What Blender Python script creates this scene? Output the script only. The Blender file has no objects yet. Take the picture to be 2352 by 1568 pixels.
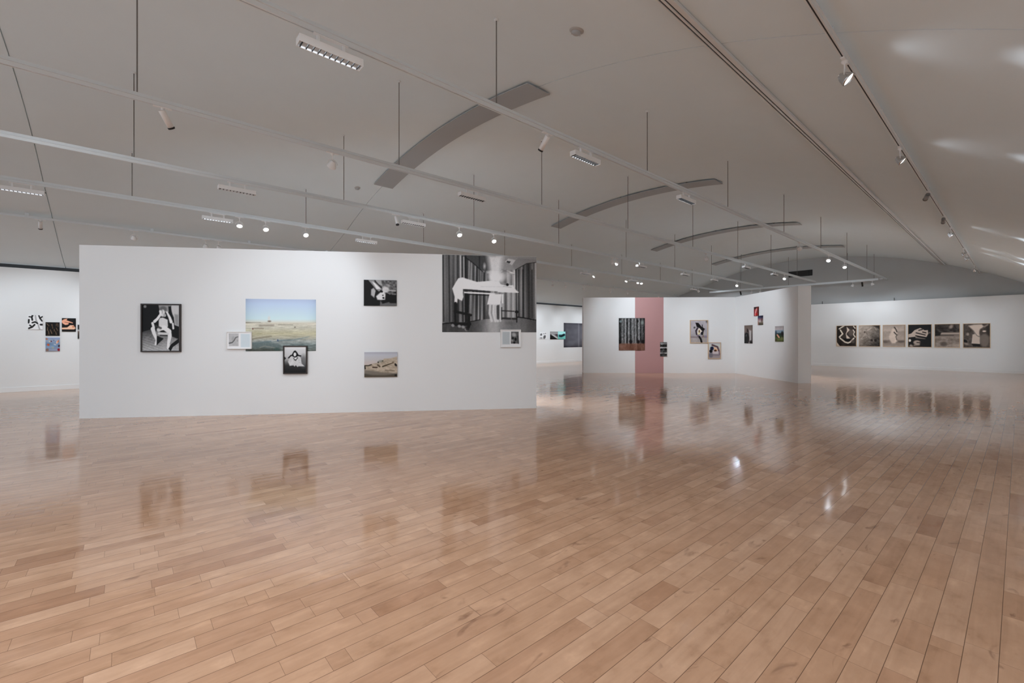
import bpy, bmesh, math, random
import numpy as np
from mathutils import Vector, Matrix

# ------------------------------------------------------------------ camera, world, exposure
sc = bpy.context.scene
COL = sc.collection
PI = math.pi
cam_d = bpy.data.cameras.new('camera'); cam = bpy.data.objects.new('camera', cam_d); COL.objects.link(cam)
cam.location = (0, 0, 1.4)
cam.rotation_euler = (PI/2, 0, math.radians(48.893))
cam_d.sensor_width = 36.0
cam_d.lens = 15.587
cam_d.shift_y = -0.00366
cam_d.clip_start = 0.05; cam_d.clip_end = 200
sc.camera = cam
world = bpy.data.worlds.new('world'); sc.world = world; world.use_nodes = True
world.node_tree.nodes['Background'].inputs[0].default_value = (0.82, 0.94, 1.08, 1)
world.node_tree.nodes['Background'].inputs[1].default_value = 0.8     # added even fill, enters through the open rear end of the hall
sc.view_settings.view_transform = 'Standard'; sc.view_settings.look = 'None'
sc.view_settings.gamma = 1.0; sc.view_settings.use_curve_mapping = False
sc.view_settings.exposure = 0.62
sc.cycles.max_bounces = 10; sc.cycles.diffuse_bounces = 7; sc.cycles.glossy_bounces = 4
sc.cycles.sample_clamp_indirect = 6.0
sc.cycles.use_denoising = True

SPOT_W = 60.0       # a wall-lighting spot
WASH_W = 0.22
NEAR_W = 46.0        # bare area lamps added out of frame as fill
WARM = (0.90, 0.975, 1.07)

def bare_light(kind, loc, aim, watt, size=0.3, angle=80, blend=0.6, parent=None, col=WARM, sy=None):
    d = bpy.data.lights.new('lamp', kind); d.energy = watt; d.color = col
    if kind == 'SPOT':
        d.spot_size = math.radians(angle); d.spot_blend = blend; d.shadow_soft_size = size
    else:
        d.shape = 'RECTANGLE'; d.size = size; d.size_y = sy or size
    o = bpy.data.objects.new('lamp', d); COL.objects.link(o)
    v = Vector(aim) - Vector(loc)
    m = Matrix.Translation(Vector(loc)) @ v.to_track_quat('-Z', 'Y').to_matrix().to_4x4()
    if parent is not None:
        o.parent = parent; o.matrix_parent_inverse = Matrix.Identity(4)
        o.matrix_basis = PWI(parent) @ m
    else:
        o.matrix_world = m
    return o

def PWI(p):
    return p.matrix_basis.inverted()

# bare lamps added out of frame to brighten floor and walls, no fittings
for bx, by in ((-2.15, 0.4), (-1.5, -2.6), (-4.0, -5.2)):
    bare_light('AREA', (bx, by, 4.0), (bx, by, 0), NEAR_W, 0.09, sy=1.1)
for bx, by in ((-15.3, -4.5), (-15.3, -8.5)):
    bare_light('SPOT', (-14.1, by, 3.85), (-17.0, by, 1.7), SPOT_W, 0.05, 95)
bare_light('SPOT', (-6.43, -2.2, 3.85), (-9.9, 0.65, 1.9), 60, 0.05, 80)
for by in (-6.5, -2.5, 1.8):
    bare_light('SPOT', (-1.09, by, 3.9), (2.0, by, 1.0), 230, 0.05, 66)

# ------------------------------------------------------------------ helpers
def tag(o, label=None, cat=None, group=None, kind=None):
    if label: o['label'] = label
    if cat: o['category'] = cat
    if group: o['group'] = group
    if kind: o['kind'] = kind
    return o

def thing(name, label, cat, loc=(0, 0, 0), rz=0.0, group=None):
    o = bpy.data.objects.new(name, None); COL.objects.link(o)
    o.empty_display_size = 0.1
    o.matrix_basis = Matrix.Translation(Vector(loc)) @ Matrix.Rotation(rz, 4, 'Z')
    return tag(o, label, cat, group)

def obj(name, bm, mat, parent=None, smooth=False):
    me = bpy.data.meshes.new(name)
    if smooth:
        for f in bm.faces: f.smooth = True
    bm.normal_update(); bm.to_mesh(me); bm.free()
    if mat: me.materials.append(mat)
    o = bpy.data.objects.new(name, me); COL.objects.link(o)
    if parent is not None: o.parent = parent
    return o

def struct(name, bm, mat, parent=None, smooth=False):
    o = obj(name, bm, mat, parent, smooth)
    if parent is None: o['kind'] = 'structure'
    return o

def add_box(bm, x0, x1, y0, y1, z0, z1, bev=0.0, m=None):
    r = bmesh.ops.create_cube(bm, size=1.0)
    vs = r['verts']
    for v in vs:
        v.co = Vector(((x0+x1)/2 + v.co.x*(x1-x0), (y0+y1)/2 + v.co.y*(y1-y0), (z0+z1)/2 + v.co.z*(z1-z0)))
    if bev > 0:
        es = list({e for v in vs for e in v.link_edges})
        rb = bmesh.ops.bevel(bm, geom=es, offset=bev, segments=2, affect='EDGES', profile=0.5)
        vs = list({v for f in rb['faces'] for v in f.verts} | {v for v in vs if v.is_valid})
    if m is not None:
        for v in vs: v.co = m @ v.co
    return bm

def box(*a, **k): return add_box(bmesh.new(), *a, **k)

def add_lathe(bm, prof, seg=20, m=None, close=False):
    """prof: (radius, z) from one end to the other, about local Z"""
    rings = []
    for r, z in prof:
        if r < 1e-6:
            rings.append([bm.verts.new((0, 0, z))])
        else:
            rings.append([bm.verts.new((r*math.cos(2*PI*i/seg), r*math.sin(2*PI*i/seg), z)) for i in range(seg)])
    for a, b in zip(rings[:-1], rings[1:]):
        for i in range(seg):
            j = (i+1) % seg
            if len(a) == 1 and len(b) == 1: continue
            if len(a) == 1: bm.faces.new((a[0], b[i], b[j]))
            elif len(b) == 1: bm.faces.new((a[i], a[j], b[0]))
            else: bm.faces.new((a[i], a[j], b[j], b[i]))
    if m is not None:
        for rg in rings:
            for v in rg: v.co = m @ v.co
    return bm

def lathe(prof, seg=20, m=None): return add_lathe(bmesh.new(), prof, seg, m)

def add_tube(bm, p, q, r, seg=10):
    p, q = Vector(p), Vector(q); d = q-p
    m = Matrix.Translation(p) @ d.to_track_quat('Z', 'Y').to_matrix().to_4x4()
    return add_lathe(bm, [(0, 0), (r, 0), (r, d.length), (0, d.length)], seg, m)

def prism(pts, z0, z1):
    bm = bmesh.new()
    a = [bm.verts.new((x, y, z0)) for x, y in pts]; b = [bm.verts.new((x, y, z1)) for x, y in pts]
    bm.faces.new(a); bm.faces.new(b)
    for i in range(len(pts)):
        j = (i+1) % len(pts)
        bm.faces.new((a[i], a[j], b[j], b[i]))
    bmesh.ops.recalc_face_normals(bm, faces=bm.faces[:])
    return bm

# ------------------------------------------------------------------ materials
def lin(c):
    """sRGB 0-255 -> linear"""
    c = np.asarray(c, float)/255.0
    return np.where(c <= 0.04045, c/12.92, ((c+0.055)/1.055)**2.4)

def mat(name, col, rough=0.6, metal=0.0, bump=0.0, scale=60.0, var=0.0, spec=0.5, coat=0.0):
    m = bpy.data.materials.new(name); m.use_nodes = True
    nt = m.node_tree; b = nt.nodes['Principled BSDF']
    b.inputs['Base Color'].default_value = (*col, 1); b.inputs['Roughness'].default_value = rough
    b.inputs['Metallic'].default_value = metal; b.inputs['Specular IOR Level'].default_value = spec
    b.inputs['Coat Weight'].default_value = coat
    if bump or var:
        tc = nt.nodes.new('ShaderNodeTexCoord'); no = nt.nodes.new('ShaderNodeTexNoise')
        no.inputs['Scale'].default_value = scale; no.inputs['Detail'].default_value = 3
        nt.links.new(tc.outputs['Object'], no.inputs['Vector'])
        if bump:
            bp = nt.nodes.new('ShaderNodeBump'); bp.inputs['Strength'].default_value = bump; bp.inputs['Distance'].default_value = 0.002
            nt.links.new(no.outputs['Fac'], bp.inputs['Height']); nt.links.new(bp.outputs['Normal'], b.inputs['Normal'])
        if var:
            mx = nt.nodes.new('ShaderNodeMix'); mx.data_type = 'RGBA'
            mx.inputs['A'].default_value = (*[c*(1-var) for c in col], 1); mx.inputs['B'].default_value = (*[min(1, c*(1+var)) for c in col], 1)
            nt.links.new(no.outputs['Fac'], mx.inputs['Factor']); nt.links.new(mx.outputs['Result'], b.inputs['Base Color'])
    return m

M = {}
M['wall'] = mat('wall_paint', (0.80, 0.81, 0.80), 0.75, bump=0.12, scale=90, var=0.01, spec=0.25)
M['partition'] = mat('partition_paint', (0.82, 0.83, 0.825), 0.7, bump=0.10, scale=90, var=0.01, spec=0.25)
M['ceiling'] = mat('ceiling_plaster', (0.72, 0.80, 0.83), 0.85, bump=0.08, scale=2.0, var=0.02, spec=0.2)
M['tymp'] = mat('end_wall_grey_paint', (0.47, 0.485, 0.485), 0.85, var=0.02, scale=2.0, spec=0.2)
M['pink'] = mat('pink_paint', (0.50, 0.285, 0.28), 0.7, bump=0.1, scale=90, spec=0.25)
M['rail'] = mat('white_enamelled_rail', (0.68, 0.73, 0.75), 0.4)
M['alu'] = mat('brushed_aluminium', (0.72, 0.74, 0.74), 0.35, metal=0.25)
M['slot'] = mat('black_slot_and_gap_shade', (0.03, 0.027, 0.025), 0.6)
M['rod'] = mat('grey_steel_rod', (0.17, 0.16, 0.15), 0.5, metal=0.3)
M['fit'] = mat('white_lamp_enamel', (0.80, 0.81, 0.81), 0.4)
M['darkgrey'] = mat('grey_lamp_enamel', (0.22, 0.22, 0.22), 0.4)
M['black'] = mat('black_plastic', (0.006, 0.006, 0.006), 0.5)
M['chrome'] = mat('satin_chrome', (0.6, 0.6, 0.6), 0.25, metal=0.9)
M['panel'] = mat('grey_perforated_metal', (0.39, 0.41, 0.42), 0.7, bump=0.3, scale=400, var=0.06)
M['darkframe'] = mat('dark_stained_wood', (0.022, 0.012, 0.008), 0.45, var=0.3, scale=30)
M['lightframe'] = mat('pale_maple_wood', (0.62, 0.44, 0.26), 0.5, var=0.12, scale=30)
M['whiteframe'] = mat('white_lacquered_wood', (0.80, 0.79, 0.77), 0.5, var=0.01)
M['mat'] = mat('off_white_mount_board', (0.78, 0.79, 0.78), 0.8)
M['vent'] = mat('dark_grille_metal', (0.03, 0.027, 0.024), 0.6)
M['detector'] = mat('grey_white_plastic', (0.45, 0.44, 0.42), 0.5)

def glow(name, strength, col=(1, 0.98, 0.95)):
    m = bpy.data.materials.new(name); m.use_nodes = True
    b = m.node_tree.nodes['Principled BSDF']
    b.inputs['Base Color'].default_value = (1, 1, 1, 1)
    b.inputs['Emission Color'].default_value = (*col, 1); b.inputs['Emission Strength'].default_value = strength
    return m
M['lens'] = glow('lit_lamp_glass', 3.2)
M['lens_dim'] = glow('lit_lamp_glass_side', 3.0)

def floor_material():
    m = bpy.data.materials.new('maple_strip_floor'); m.use_nodes = True
    nt = m.node_tree; N = nt.nodes; L = nt.links; b = N['Principled BSDF']
    def nd(t, **k):
        n = N.new(t)
        for a, v in k.items(): setattr(n, a, v)
        return n
    def mth(op, a, bb=None, c=None):
        n = nd('ShaderNodeMath', operation=op)
        for i, v in enumerate((a, bb, c)):
            if v is None: continue
            if isinstance(v, (int, float)): n.inputs[i].default_value = v
            else: L.new(v, n.inputs[i])
        return n.outputs[0]
    def ramp(fac, stops):
        r = nd('ShaderNodeValToRGB'); e = r.color_ramp.elements
        e[0].position, e[0].color = stops[0][0], (*stops[0][1], 1)
        e[1].position, e[1].color = stops[-1][0], (*stops[-1][1], 1)
        for p, c in stops[1:-1]:
            q = e.new(p); q.color = (*c, 1)
        L.new(fac, r.inputs['Fac']); return r.outputs['Color']
    def mix(fac, a, bb, mode='MIX'):
        n = nd('ShaderNodeMix', data_type='RGBA', blend_type=mode)
        for k, v in (('Factor', fac), ('A', a), ('B', bb)):
            i = n.inputs[k]
            if isinstance(v, (int, float)): i.default_value = v
            elif isinstance(v, tuple): i.default_value = (*v, 1)
            else: L.new(v, i)
        return n.outputs['Result']
    tc = nd('ShaderNodeTexCoord'); sp = nd('ShaderNodeSeparateXYZ'); L.new(tc.outputs['Object'], sp.inputs[0])
    X, Y = sp.outputs[0], sp.outputs[1]
    W = 0.108
    xr = mth('DIVIDE', mth('ADD', X, 60.0), W)
    row = mth('FLOOR', xr); fx = mth('FRACT', xr)
    wn = nd('ShaderNodeTexWhiteNoise', noise_dimensions='1D'); L.new(row, wn.inputs['W'])
    wn2 = nd('ShaderNodeTexWhiteNoise', noise_dimensions='1D'); L.new(mth('ADD', row, 371.3), wn2.inputs['W'])
    ln = mth('ADD', mth('MULTIPLY', wn2.outputs['Value'], 0.55), 0.62)        # board length of this row
    # boards of uneven length: two bands of joints in each row
    yr = mth('DIVIDE', mth('ADD', mth('ADD', Y, 80.0), mth('MULTIPLY', wn.outputs['Value'], 7.0)), ln)
    cell = mth('FLOOR', yr); fy = mth('FRACT', yr)
    cv = nd('ShaderNodeCombineXYZ'); L.new(row, cv.inputs[0]); L.new(cell, cv.inputs[1])
    wj = nd('ShaderNodeTexWhiteNoise', noise_dimensions='2D'); L.new(cv.outputs[0], wj.inputs['Vector'])
    split = mth('ADD', mth('MULTIPLY', wj.outputs['Value'], 0.9), 0.25)      # some cells carry a second joint
    half = mth('GREATER_THAN', fy, split)
    cv2 = nd('ShaderNodeCombineXYZ'); L.new(row, cv2.inputs[0]); L.new(cell, cv2.inputs[1]); L.new(half, cv2.inputs[2])
    wid = nd('ShaderNodeTexWhiteNoise', noise_dimensions='3D'); L.new(cv2.outputs[0], wid.inputs['Vector'])
    bid = wid.outputs['Value']
    sc3 = nd('ShaderNodeSeparateColor'); L.new(wid.outputs['Color'], sc3.inputs[0])
    # seams
    dx = mth('MULTIPLY', mth('MINIMUM', fx, mth('SUBTRACT', 1.0, fx)), W)
    dy0 = mth('MULTIPLY', mth('MINIMUM', fy, mth('SUBTRACT', 1.0, fy)), ln)
    dy1 = mth('MULTIPLY', mth('ABSOLUTE', mth('SUBTRACT', fy, split)), ln)
    dy = mth('MINIMUM', dy0, dy1)
    sx = mth('SUBTRACT', 1.0, mth('SMOOTHSTEP', dx, 0.0004, 0.0017)) if False else None
    def smooth(v, a, c):
        n = nd('ShaderNodeMapRange', interpolation_type='SMOOTHSTEP')
        L.new(v, n.inputs['Value']); n.inputs['From Min'].default_value = a; n.inputs['From Max'].default_value = c
        n.inputs['To Min'].default_value = 1.0; n.inputs['To Max'].default_value = 0.0
        return n.outputs['Result']
    sx = smooth(dx, 0.0006, 0.0020); sy = smooth(dy, 0.0003, 0.0014)
    seam = mth('MAXIMUM', mth('MULTIPLY', sx, 0.8), mth('MULTIPLY', sy, 0.6))
    # board colour
    base = ramp(bid, [(0.0, (0.44, 0.235, 0.135)), (0.05, (0.53, 0.305, 0.185)), (0.45, (0.57, 0.338, 0.207)),
                      (0.75, (0.595, 0.360, 0.225)), (1.0, (0.635, 0.395, 0.255))])
    # grain along the board, offset per board
    gv = nd('ShaderNodeCombineXYZ')
    L.new(mth('MULTIPLY', X, 26.0), gv.inputs[0]); L.new(mth('ADD', mth('MULTIPLY', Y, 1.7), mth('MULTIPLY', bid, 37.0)), gv.inputs[1]); L.new(mth('MULTIPLY', bid, 11.0), gv.inputs[2])
    g = nd('ShaderNodeTexNoise'); g.inputs['Scale'].default_value = 1.0; g.inputs['Detail'].default_value = 4; g.inputs['Distortion'].default_value = 0.7
    L.new(gv.outputs[0], g.inputs['Vector'])
    c1 = mix(0.30, base, ramp(g.outputs['Fac'], [(0.25, (0.62, 0.55, 0.50)), (0.5, (0.92, 0.90, 0.88)), (0.75, (1.15, 1.15, 1.15))]), 'MULTIPLY')
    # blotchy figure
    bv = nd('ShaderNodeCombineXYZ')
    L.new(mth('MULTIPLY', X, 7.0), bv.inputs[0]); L.new(mth('ADD', mth('MULTIPLY', Y, 4.0), mth('MULTIPLY', bid, 17.0)), bv.inputs[1]); L.new(mth('MULTIPLY', bid, 31.0), bv.inputs[2])
    f = nd('ShaderNodeTexNoise'); f.inputs['Scale'].default_value = 1.0; f.inputs['Detail'].default_value = 5; f.inputs['Roughness'].default_value = 0.6
    L.new(bv.outputs[0], f.inputs['Vector'])
    c2 = mix(0.8, c1, ramp(f.outputs['Fac'], [(0.25, (0.70, 0.64, 0.58)), (0.42, (0.94, 0.92, 0.90)), (0.58, (1.03, 1.03, 1.03)), (0.75, (1.25, 1.28, 1.30))]), 'MULTIPLY')
    # knots and mineral streaks on few boards
    kv = nd('ShaderNodeCombineXYZ')
    L.new(mth('MULTIPLY', X, 9.0), kv.inputs[0]); L.new(mth('MULTIPLY', Y, 3.4), kv.inputs[1]); L.new(bid, kv.inputs[2])
    kn = nd('ShaderNodeTexNoise'); kn.inputs['Scale'].default_value = 1.0; kn.inputs['Detail'].default_value = 3; kn.inputs['Distortion'].default_value = 1.2
    L.new(kv.outputs[0], kn.inputs['Vector'])
    kf = nd('ShaderNodeMapRange', interpolation_type='SMOOTHSTEP'); L.new(kn.outputs['Fac'], kf.inputs['Value'])
    kf.inputs['From Min'].default_value = 0.64; kf.inputs['From Max'].default_value = 0.78
    c3 = mix(mth('MULTIPLY', kf.outputs['Result'], 0.55), c2, (0.15, 0.062, 0.035))
    c4 = mix(seam, c3, (0.07, 0.03, 0.018))
    L.new(c4, b.inputs['Base Color'])
    # varnish: every board leans by a hair, the surface ripples along it (slopes given directly, so it holds up far away)
    rp = nd('ShaderNodeTexNoise'); rp.inputs['Scale'].default_value = 1.0; rp.inputs['Detail'].default_value = 1
    rv = nd('ShaderNodeCombineXYZ'); L.new(mth('MULTIPLY', X, 16.0), rv.inputs[0]); L.new(mth('MULTIPLY', Y, 5.0), rv.inputs[1]); L.new(mth('MULTIPLY', bid, 5.0), rv.inputs[2])
    L.new(rv.outputs[0], rp.inputs['Vector'])
    rc = nd('ShaderNodeSeparateColor'); L.new(rp.outputs['Color'], rc.inputs[0])
    slx = mth('ADD', mth('MULTIPLY', mth('SUBTRACT', sc3.outputs[0], 0.5), 0.010), mth('ADD', mth('MULTIPLY', mth('SUBTRACT', rc.outputs[0], 0.5), 0.022), mth('MULTIPLY', mth('SUBTRACT', fx, 0.5), 0.012)))
    sly = mth('ADD', mth('MULTIPLY', mth('SUBTRACT', sc3.outputs[1], 0.5), 0.006), mth('MULTIPLY', mth('SUBTRACT', rc.outputs[1], 0.5), 0.012))
    nv = nd('ShaderNodeCombineXYZ'); L.new(slx, nv.inputs[0]); L.new(sly, nv.inputs[1]); nv.inputs[2].default_value = 1.0
    vn = nd('ShaderNodeVectorMath', operation='NORMALIZE'); L.new(nv.outputs[0], vn.inputs[0])
    L.new(vn.outputs[0], b.inputs['Normal'])
    b.inputs['Roughness'].default_value = 0.10
    b.inputs['IOR'].default_value = 1.50
    b.inputs['Specular IOR Level'].default_value = 0.5
    return m
M['floor'] = floor_material()

def art_material():
    m = bpy.data.materials.new('photographic_print'); m.use_nodes = True
    nt = m.node_tree; b = nt.nodes['Principled BSDF']
    a = nt.nodes.new('ShaderNodeAttribute'); a.attribute_name = 'print'
    nt.links.new(a.outputs['Color'], b.inputs['Base Color'])
    b.inputs['Roughness'].default_value = 0.55; b.inputs['Specular IOR Level'].default_value = 0.25
    return m
M['print'] = art_material()

# ------------------------------------------------------------------ the room
CX, CZ, CR = -7.317, -9.794, 15.256          # vault circle
Y_END, Y_TYMP, Y_BACK = 26.13, 26.45, -9.0
X_L, X_R = -17.02, 2.0
def vz(x): return CZ + math.sqrt(CR*CR - (x-CX)**2)
prof = [(x, vz(x)) for x in np.linspace(-12.6, 1.9, 60)]
left_pts = [(-17.10, 3.30), (-16.6, 3.40), (-16.1, 3.52), (-15.5, 3.68), (-14.9, 3.86), (-14.3, 4.03), (-13.8, 4.18), (-13.4, 4.29), (-13.0, 4.40)]
prof = left_pts + prof + [(2.3, vz(2.3))]
def ceil_z(x):
    for (xa, za), (xb, zb) in zip(prof[:-1], prof[1:]):
        if xa <= x <= xb: return za + (zb-za)*(x-xa)/(xb-xa)
    return vz(x)

bm = box(-20.5, X_R+0.6, Y_BACK-0.4, 27.2, -0.12, 0.0)
struct('floor', bm, M['floor'])

# vault: shell with true shadow joints between the bays
SEAMS = [4.8+6.02*k for k in range(-1, 1)]
ys = [(Y_BACK-0.3, 0.0)]
for s in SEAMS:
    ys += [(s-0.007, 0.0), (s-0.006, 0.03), (s+0.006, 0.03), (s+0.007, 0.0)]
ys += [(27.0, 0.0)]
bm = bmesh.new()
for (ya, da), (yb, db) in zip(ys[:-1], ys[1:]):
    a = [bm.verts.new((x, ya, z+da)) for x, z in prof]; b_ = [bm.verts.new((x, yb, z+db)) for x, z in prof]
    for i in range(len(prof)-1):
        bm.faces.new((a[i], b_[i], b_[i+1], a[i+1]))
top = [[bm.verts.new((x, y, z+0.25)) for x, z in prof] for y in (ys[0][0], ys[-1][0])]
for i in range(len(prof)-1): bm.faces.new((top[0][i], top[0][i+1], top[1][i+1], top[1][i]))
o = struct('ceiling', bm, M['ceiling'])
for p in o.data.polygons: p.use_smooth = True

struct('wall_left', box(X_L-0.22, X_L, Y_BACK, Y_TYMP, 0, 3.205), M['wall'])
struct('gap_shade_backing_1', box(-18.1, -17.9, Y_BACK-0.3, 27.0, 0, 4.2), M['slot'])       # black backing behind the left wall: shade of the gap put into its colour
struct('wall_end', box(X_L, X_R+0.1, Y_END, Y_END+0.2, 0, 3.074), M['wall'])
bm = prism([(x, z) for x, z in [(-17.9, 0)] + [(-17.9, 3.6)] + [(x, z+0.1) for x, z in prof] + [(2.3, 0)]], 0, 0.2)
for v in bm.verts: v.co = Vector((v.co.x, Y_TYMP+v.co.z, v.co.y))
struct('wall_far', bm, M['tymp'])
bm = prism([(-17.9, 0), (-17.9, 3.6)] + [(x, z+0.1) for x, z in prof] + [(2.3, 0)], 0, 0.2)
for v in bm.verts: v.co = Vector((v.co.x, Y_BACK-v.co.z, v.co.y))
bm.free()
struct('wall_right', box(X_R, X_R+0.2, Y_BACK, Y_END, 0, 2.35), M['wall'])
for nm, a in (('baseboard_left', (X_L-0.002, X_L+0.016, Y_BACK, Y_END, 0.0, 0.125)),
              ('baseboard_end', (X_L+0.016, X_R, Y_END-0.016, Y_END+0.002, 0.0, 0.125))):
    struct(nm, box(*a, bev=0.004), M['wall'])

# ------------------------------------------------------------------ free-standing partitions
A1 = Vector((-10.717, -0.599)); D1 = Vector((0.5443, 0.8389)).normalized(); N1 = Vector((-D1.y, D1.x))
def P2(o, d, s, n=None, t=0.0): 
    v = o + d*s
    return (v + n*t) if n is not None else v
T = 0.40
pts = [A1, A1+D1*8.064, A1+D1*8.064+N1*T, A1+N1*T]
w1 = obj('partition_wall', prism([tuple(p) for p in pts], 0.0, 3.01), M['partition'])
tag(w1, 'long white free-standing partition on the left with the pale beach print and the curtain mural', 'partition wall', 'white free-standing partitions')
K = Vector((-7.377, 18.118)); Lp = Vector((-11.454, 13.775)); Mp = Vector((-4.488, 15.587))
DL = (K-Lp).normalized(); DR = (Mp-K).normalized(); NL = Vector((-DL.y, DL.x)); NR = Vector((-DR.y, DR.x))
def isect(p, d, q, e):
    den = d.x*e.y-d.y*e.x; w = q-p
    return p + d*((w.x*e.y-w.y*e.x)/den)
Kb = isect(Lp+NL*T, DL, Mp+NR*T, DR)
w2 = obj('partition_wall', prism([tuple(p) for p in (Lp, K, Mp, Mp+NR*T, Kb, Lp+NL*T)], 0.0, 3.0), M['partition'])
tag(w2, 'white angled partition in the middle distance with a pink vertical band', 'partition wall', 'white free-standing partitions')
def wall_pt(o, d, s): return o + d*s
a0, a1 = K-DL*3.916, K-DL*2.798
o = obj('painted_band', prism([tuple(p) for p in (a0-NL*0.002, a1-NL*0.002, a1+NL*0.02, a0+NL*0.02)], 0.001, 3.0005), M['pink'], w2)
o['label'] = 'dusty pink painted band'

# ------------------------------------------------------------------ pictures: a small painter
class Cv:
    """paints a print; all coordinates are in the print's own measuring grid (x0,y0)-(x1,y1), y down"""
    def __init__(s, w, h, b, base):
        s.w, s.h = w, h; s.x0, s.y0, s.x1, s.y1 = b
        gx = s.x0 + (np.arange(w)+0.5)/w*(s.x1-s.x0); gy = s.y0 + (np.arange(h)+0.5)/h*(s.y1-s.y0)
        s.X, s.Y = np.meshgrid(gx, gy); s.px = (s.x1-s.x0)/w
        s.a = np.ones((h, w, 3))*s.c(base)
        s.rng = np.random.RandomState(7)
    def c(s, col):
        return np.array(col if hasattr(col, '__len__') else (col,)*3, float)
    def put(s, m, col):
        m = np.clip(m, 0, 1)[..., None]; s.a = s.a*(1-m) + s.c(col)*m; return s
    def vg(s, stops, m=None):
        y = (s.Y-s.y0)/(s.y1-s.y0); ys = [p for p, _ in stops]; cs = np.array([s.c(q) for _, q in stops])
        col = np.stack([np.interp(y, ys, cs[:, k]) for k in range(3)], -1)
        mm = 1.0 if m is None else np.clip(m, 0, 1)[..., None]
        s.a = s.a*(1-mm) + col*mm; return s
    def mpoly(s, pts, soft=None):
        soft = soft or s.px*1.2
        ins = np.zeros(s.X.shape, bool); dist = np.full(s.X.shape, 1e9)
        n = len(pts)
        for i in range(n):
            (xa, ya), (xb, yb) = pts[i], pts[(i+1) % n]
            cnd = ((ya > s.Y) != (yb > s.Y)) & (s.X < (xb-xa)*(s.Y-ya)/((yb-ya) if yb != ya else 1e-9)+xa)
            ins ^= cnd
            dist = np.minimum(dist, s.dseg(xa, ya, xb, yb)[0])
        return np.clip(0.5+np.where(ins, dist, -dist)/soft, 0, 1)
    def dseg(s, xa, ya, xb, yb):
        dx, dy = xb-xa, yb-ya; l2 = dx*dx+dy*dy+1e-9
        t = np.clip(((s.X-xa)*dx+(s.Y-ya)*dy)/l2, 0, 1)
        return np.hypot(s.X-xa-t*dx, s.Y-ya-t*dy), t
    def poly(s, pts, col, soft=None, op=1.0): return s.put(s.mpoly(pts, soft)*op, col)
    def line(s, pts, w, col, soft=None, op=1.0, w1=None):
        soft = soft or s.px*1.2; m = np.zeros(s.X.shape); n = len(pts)-1
        for i in range(n):
            d, t = s.dseg(*pts[i], *pts[i+1])
            ww = w if w1 is None else w+(w1-w)*(i+t)/n
            m = np.maximum(m, np.clip(0.5+(ww/2-d)/soft, 0, 1))
        return s.put(m*op, col)
    def ell(s, cx, cy, rx, ry, col, rot=0, soft=None, op=1.0):
        soft = soft or s.px*1.2; c, q = math.cos(rot), math.sin(rot)
        u = ((s.X-cx)*c+(s.Y-cy)*q)/rx; v = (-(s.X-cx)*q+(s.Y-cy)*c)/ry
        r = np.hypot(u, v)
        return s.put(np.clip(0.5+(1-r)*min(rx, ry)/soft, 0, 1)*op, col)
    def nz(s, sx, sy, seed=0, skew=0.0):
        """value noise, features sx by sy in grid units"""
        r = np.random.RandomState(seed); u = (s.X-s.x0+skew*(s.Y-s.y0))/sx+50; v = (s.Y-s.y0)/sy+50
        ui, vi = np.floor(u).astype(int), np.floor(v).astype(int); fu, fv = u-ui, v-vi
        fu = fu*fu*(3-2*fu); fv = fv*fv*(3-2*fv); tb = r.rand(256, 256)
        g = lambda i, j: tb[np.mod(j, 256), np.mod(i, 256)]
        return (g(ui, vi)*(1-fu)+g(ui+1, vi)*fu)*(1-fv)+(g(ui, vi+1)*(1-fu)+g(ui+1, vi+1)*fu)*fv
    def noise(s, amp, sx, sy, seed=0, m=None, skew=0.0):
        n = (s.nz(sx, sy, seed, skew)*0.65+s.nz(sx/2.3, sy/2.3, seed+1, skew)*0.35-0.5)*2*amp
        if m is not None: n = n*m
        s.a = s.a+n[..., None]; return s
    def blur(s, n=1):
        for _ in range(n):
            p = np.pad(s.a, ((1, 1), (1, 1), (0, 0)), 'edge')
            s.a = (p[1:-1, 1:-1]*4+p[:-2, 1:-1]*2+p[2:, 1:-1]*2+p[1:-1, :-2]*2+p[1:-1, 2:]*2+p[:-2, :-2]+p[2:, 2:]+p[:-2, 2:]+p[2:, :-2])/16
        return s

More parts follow.
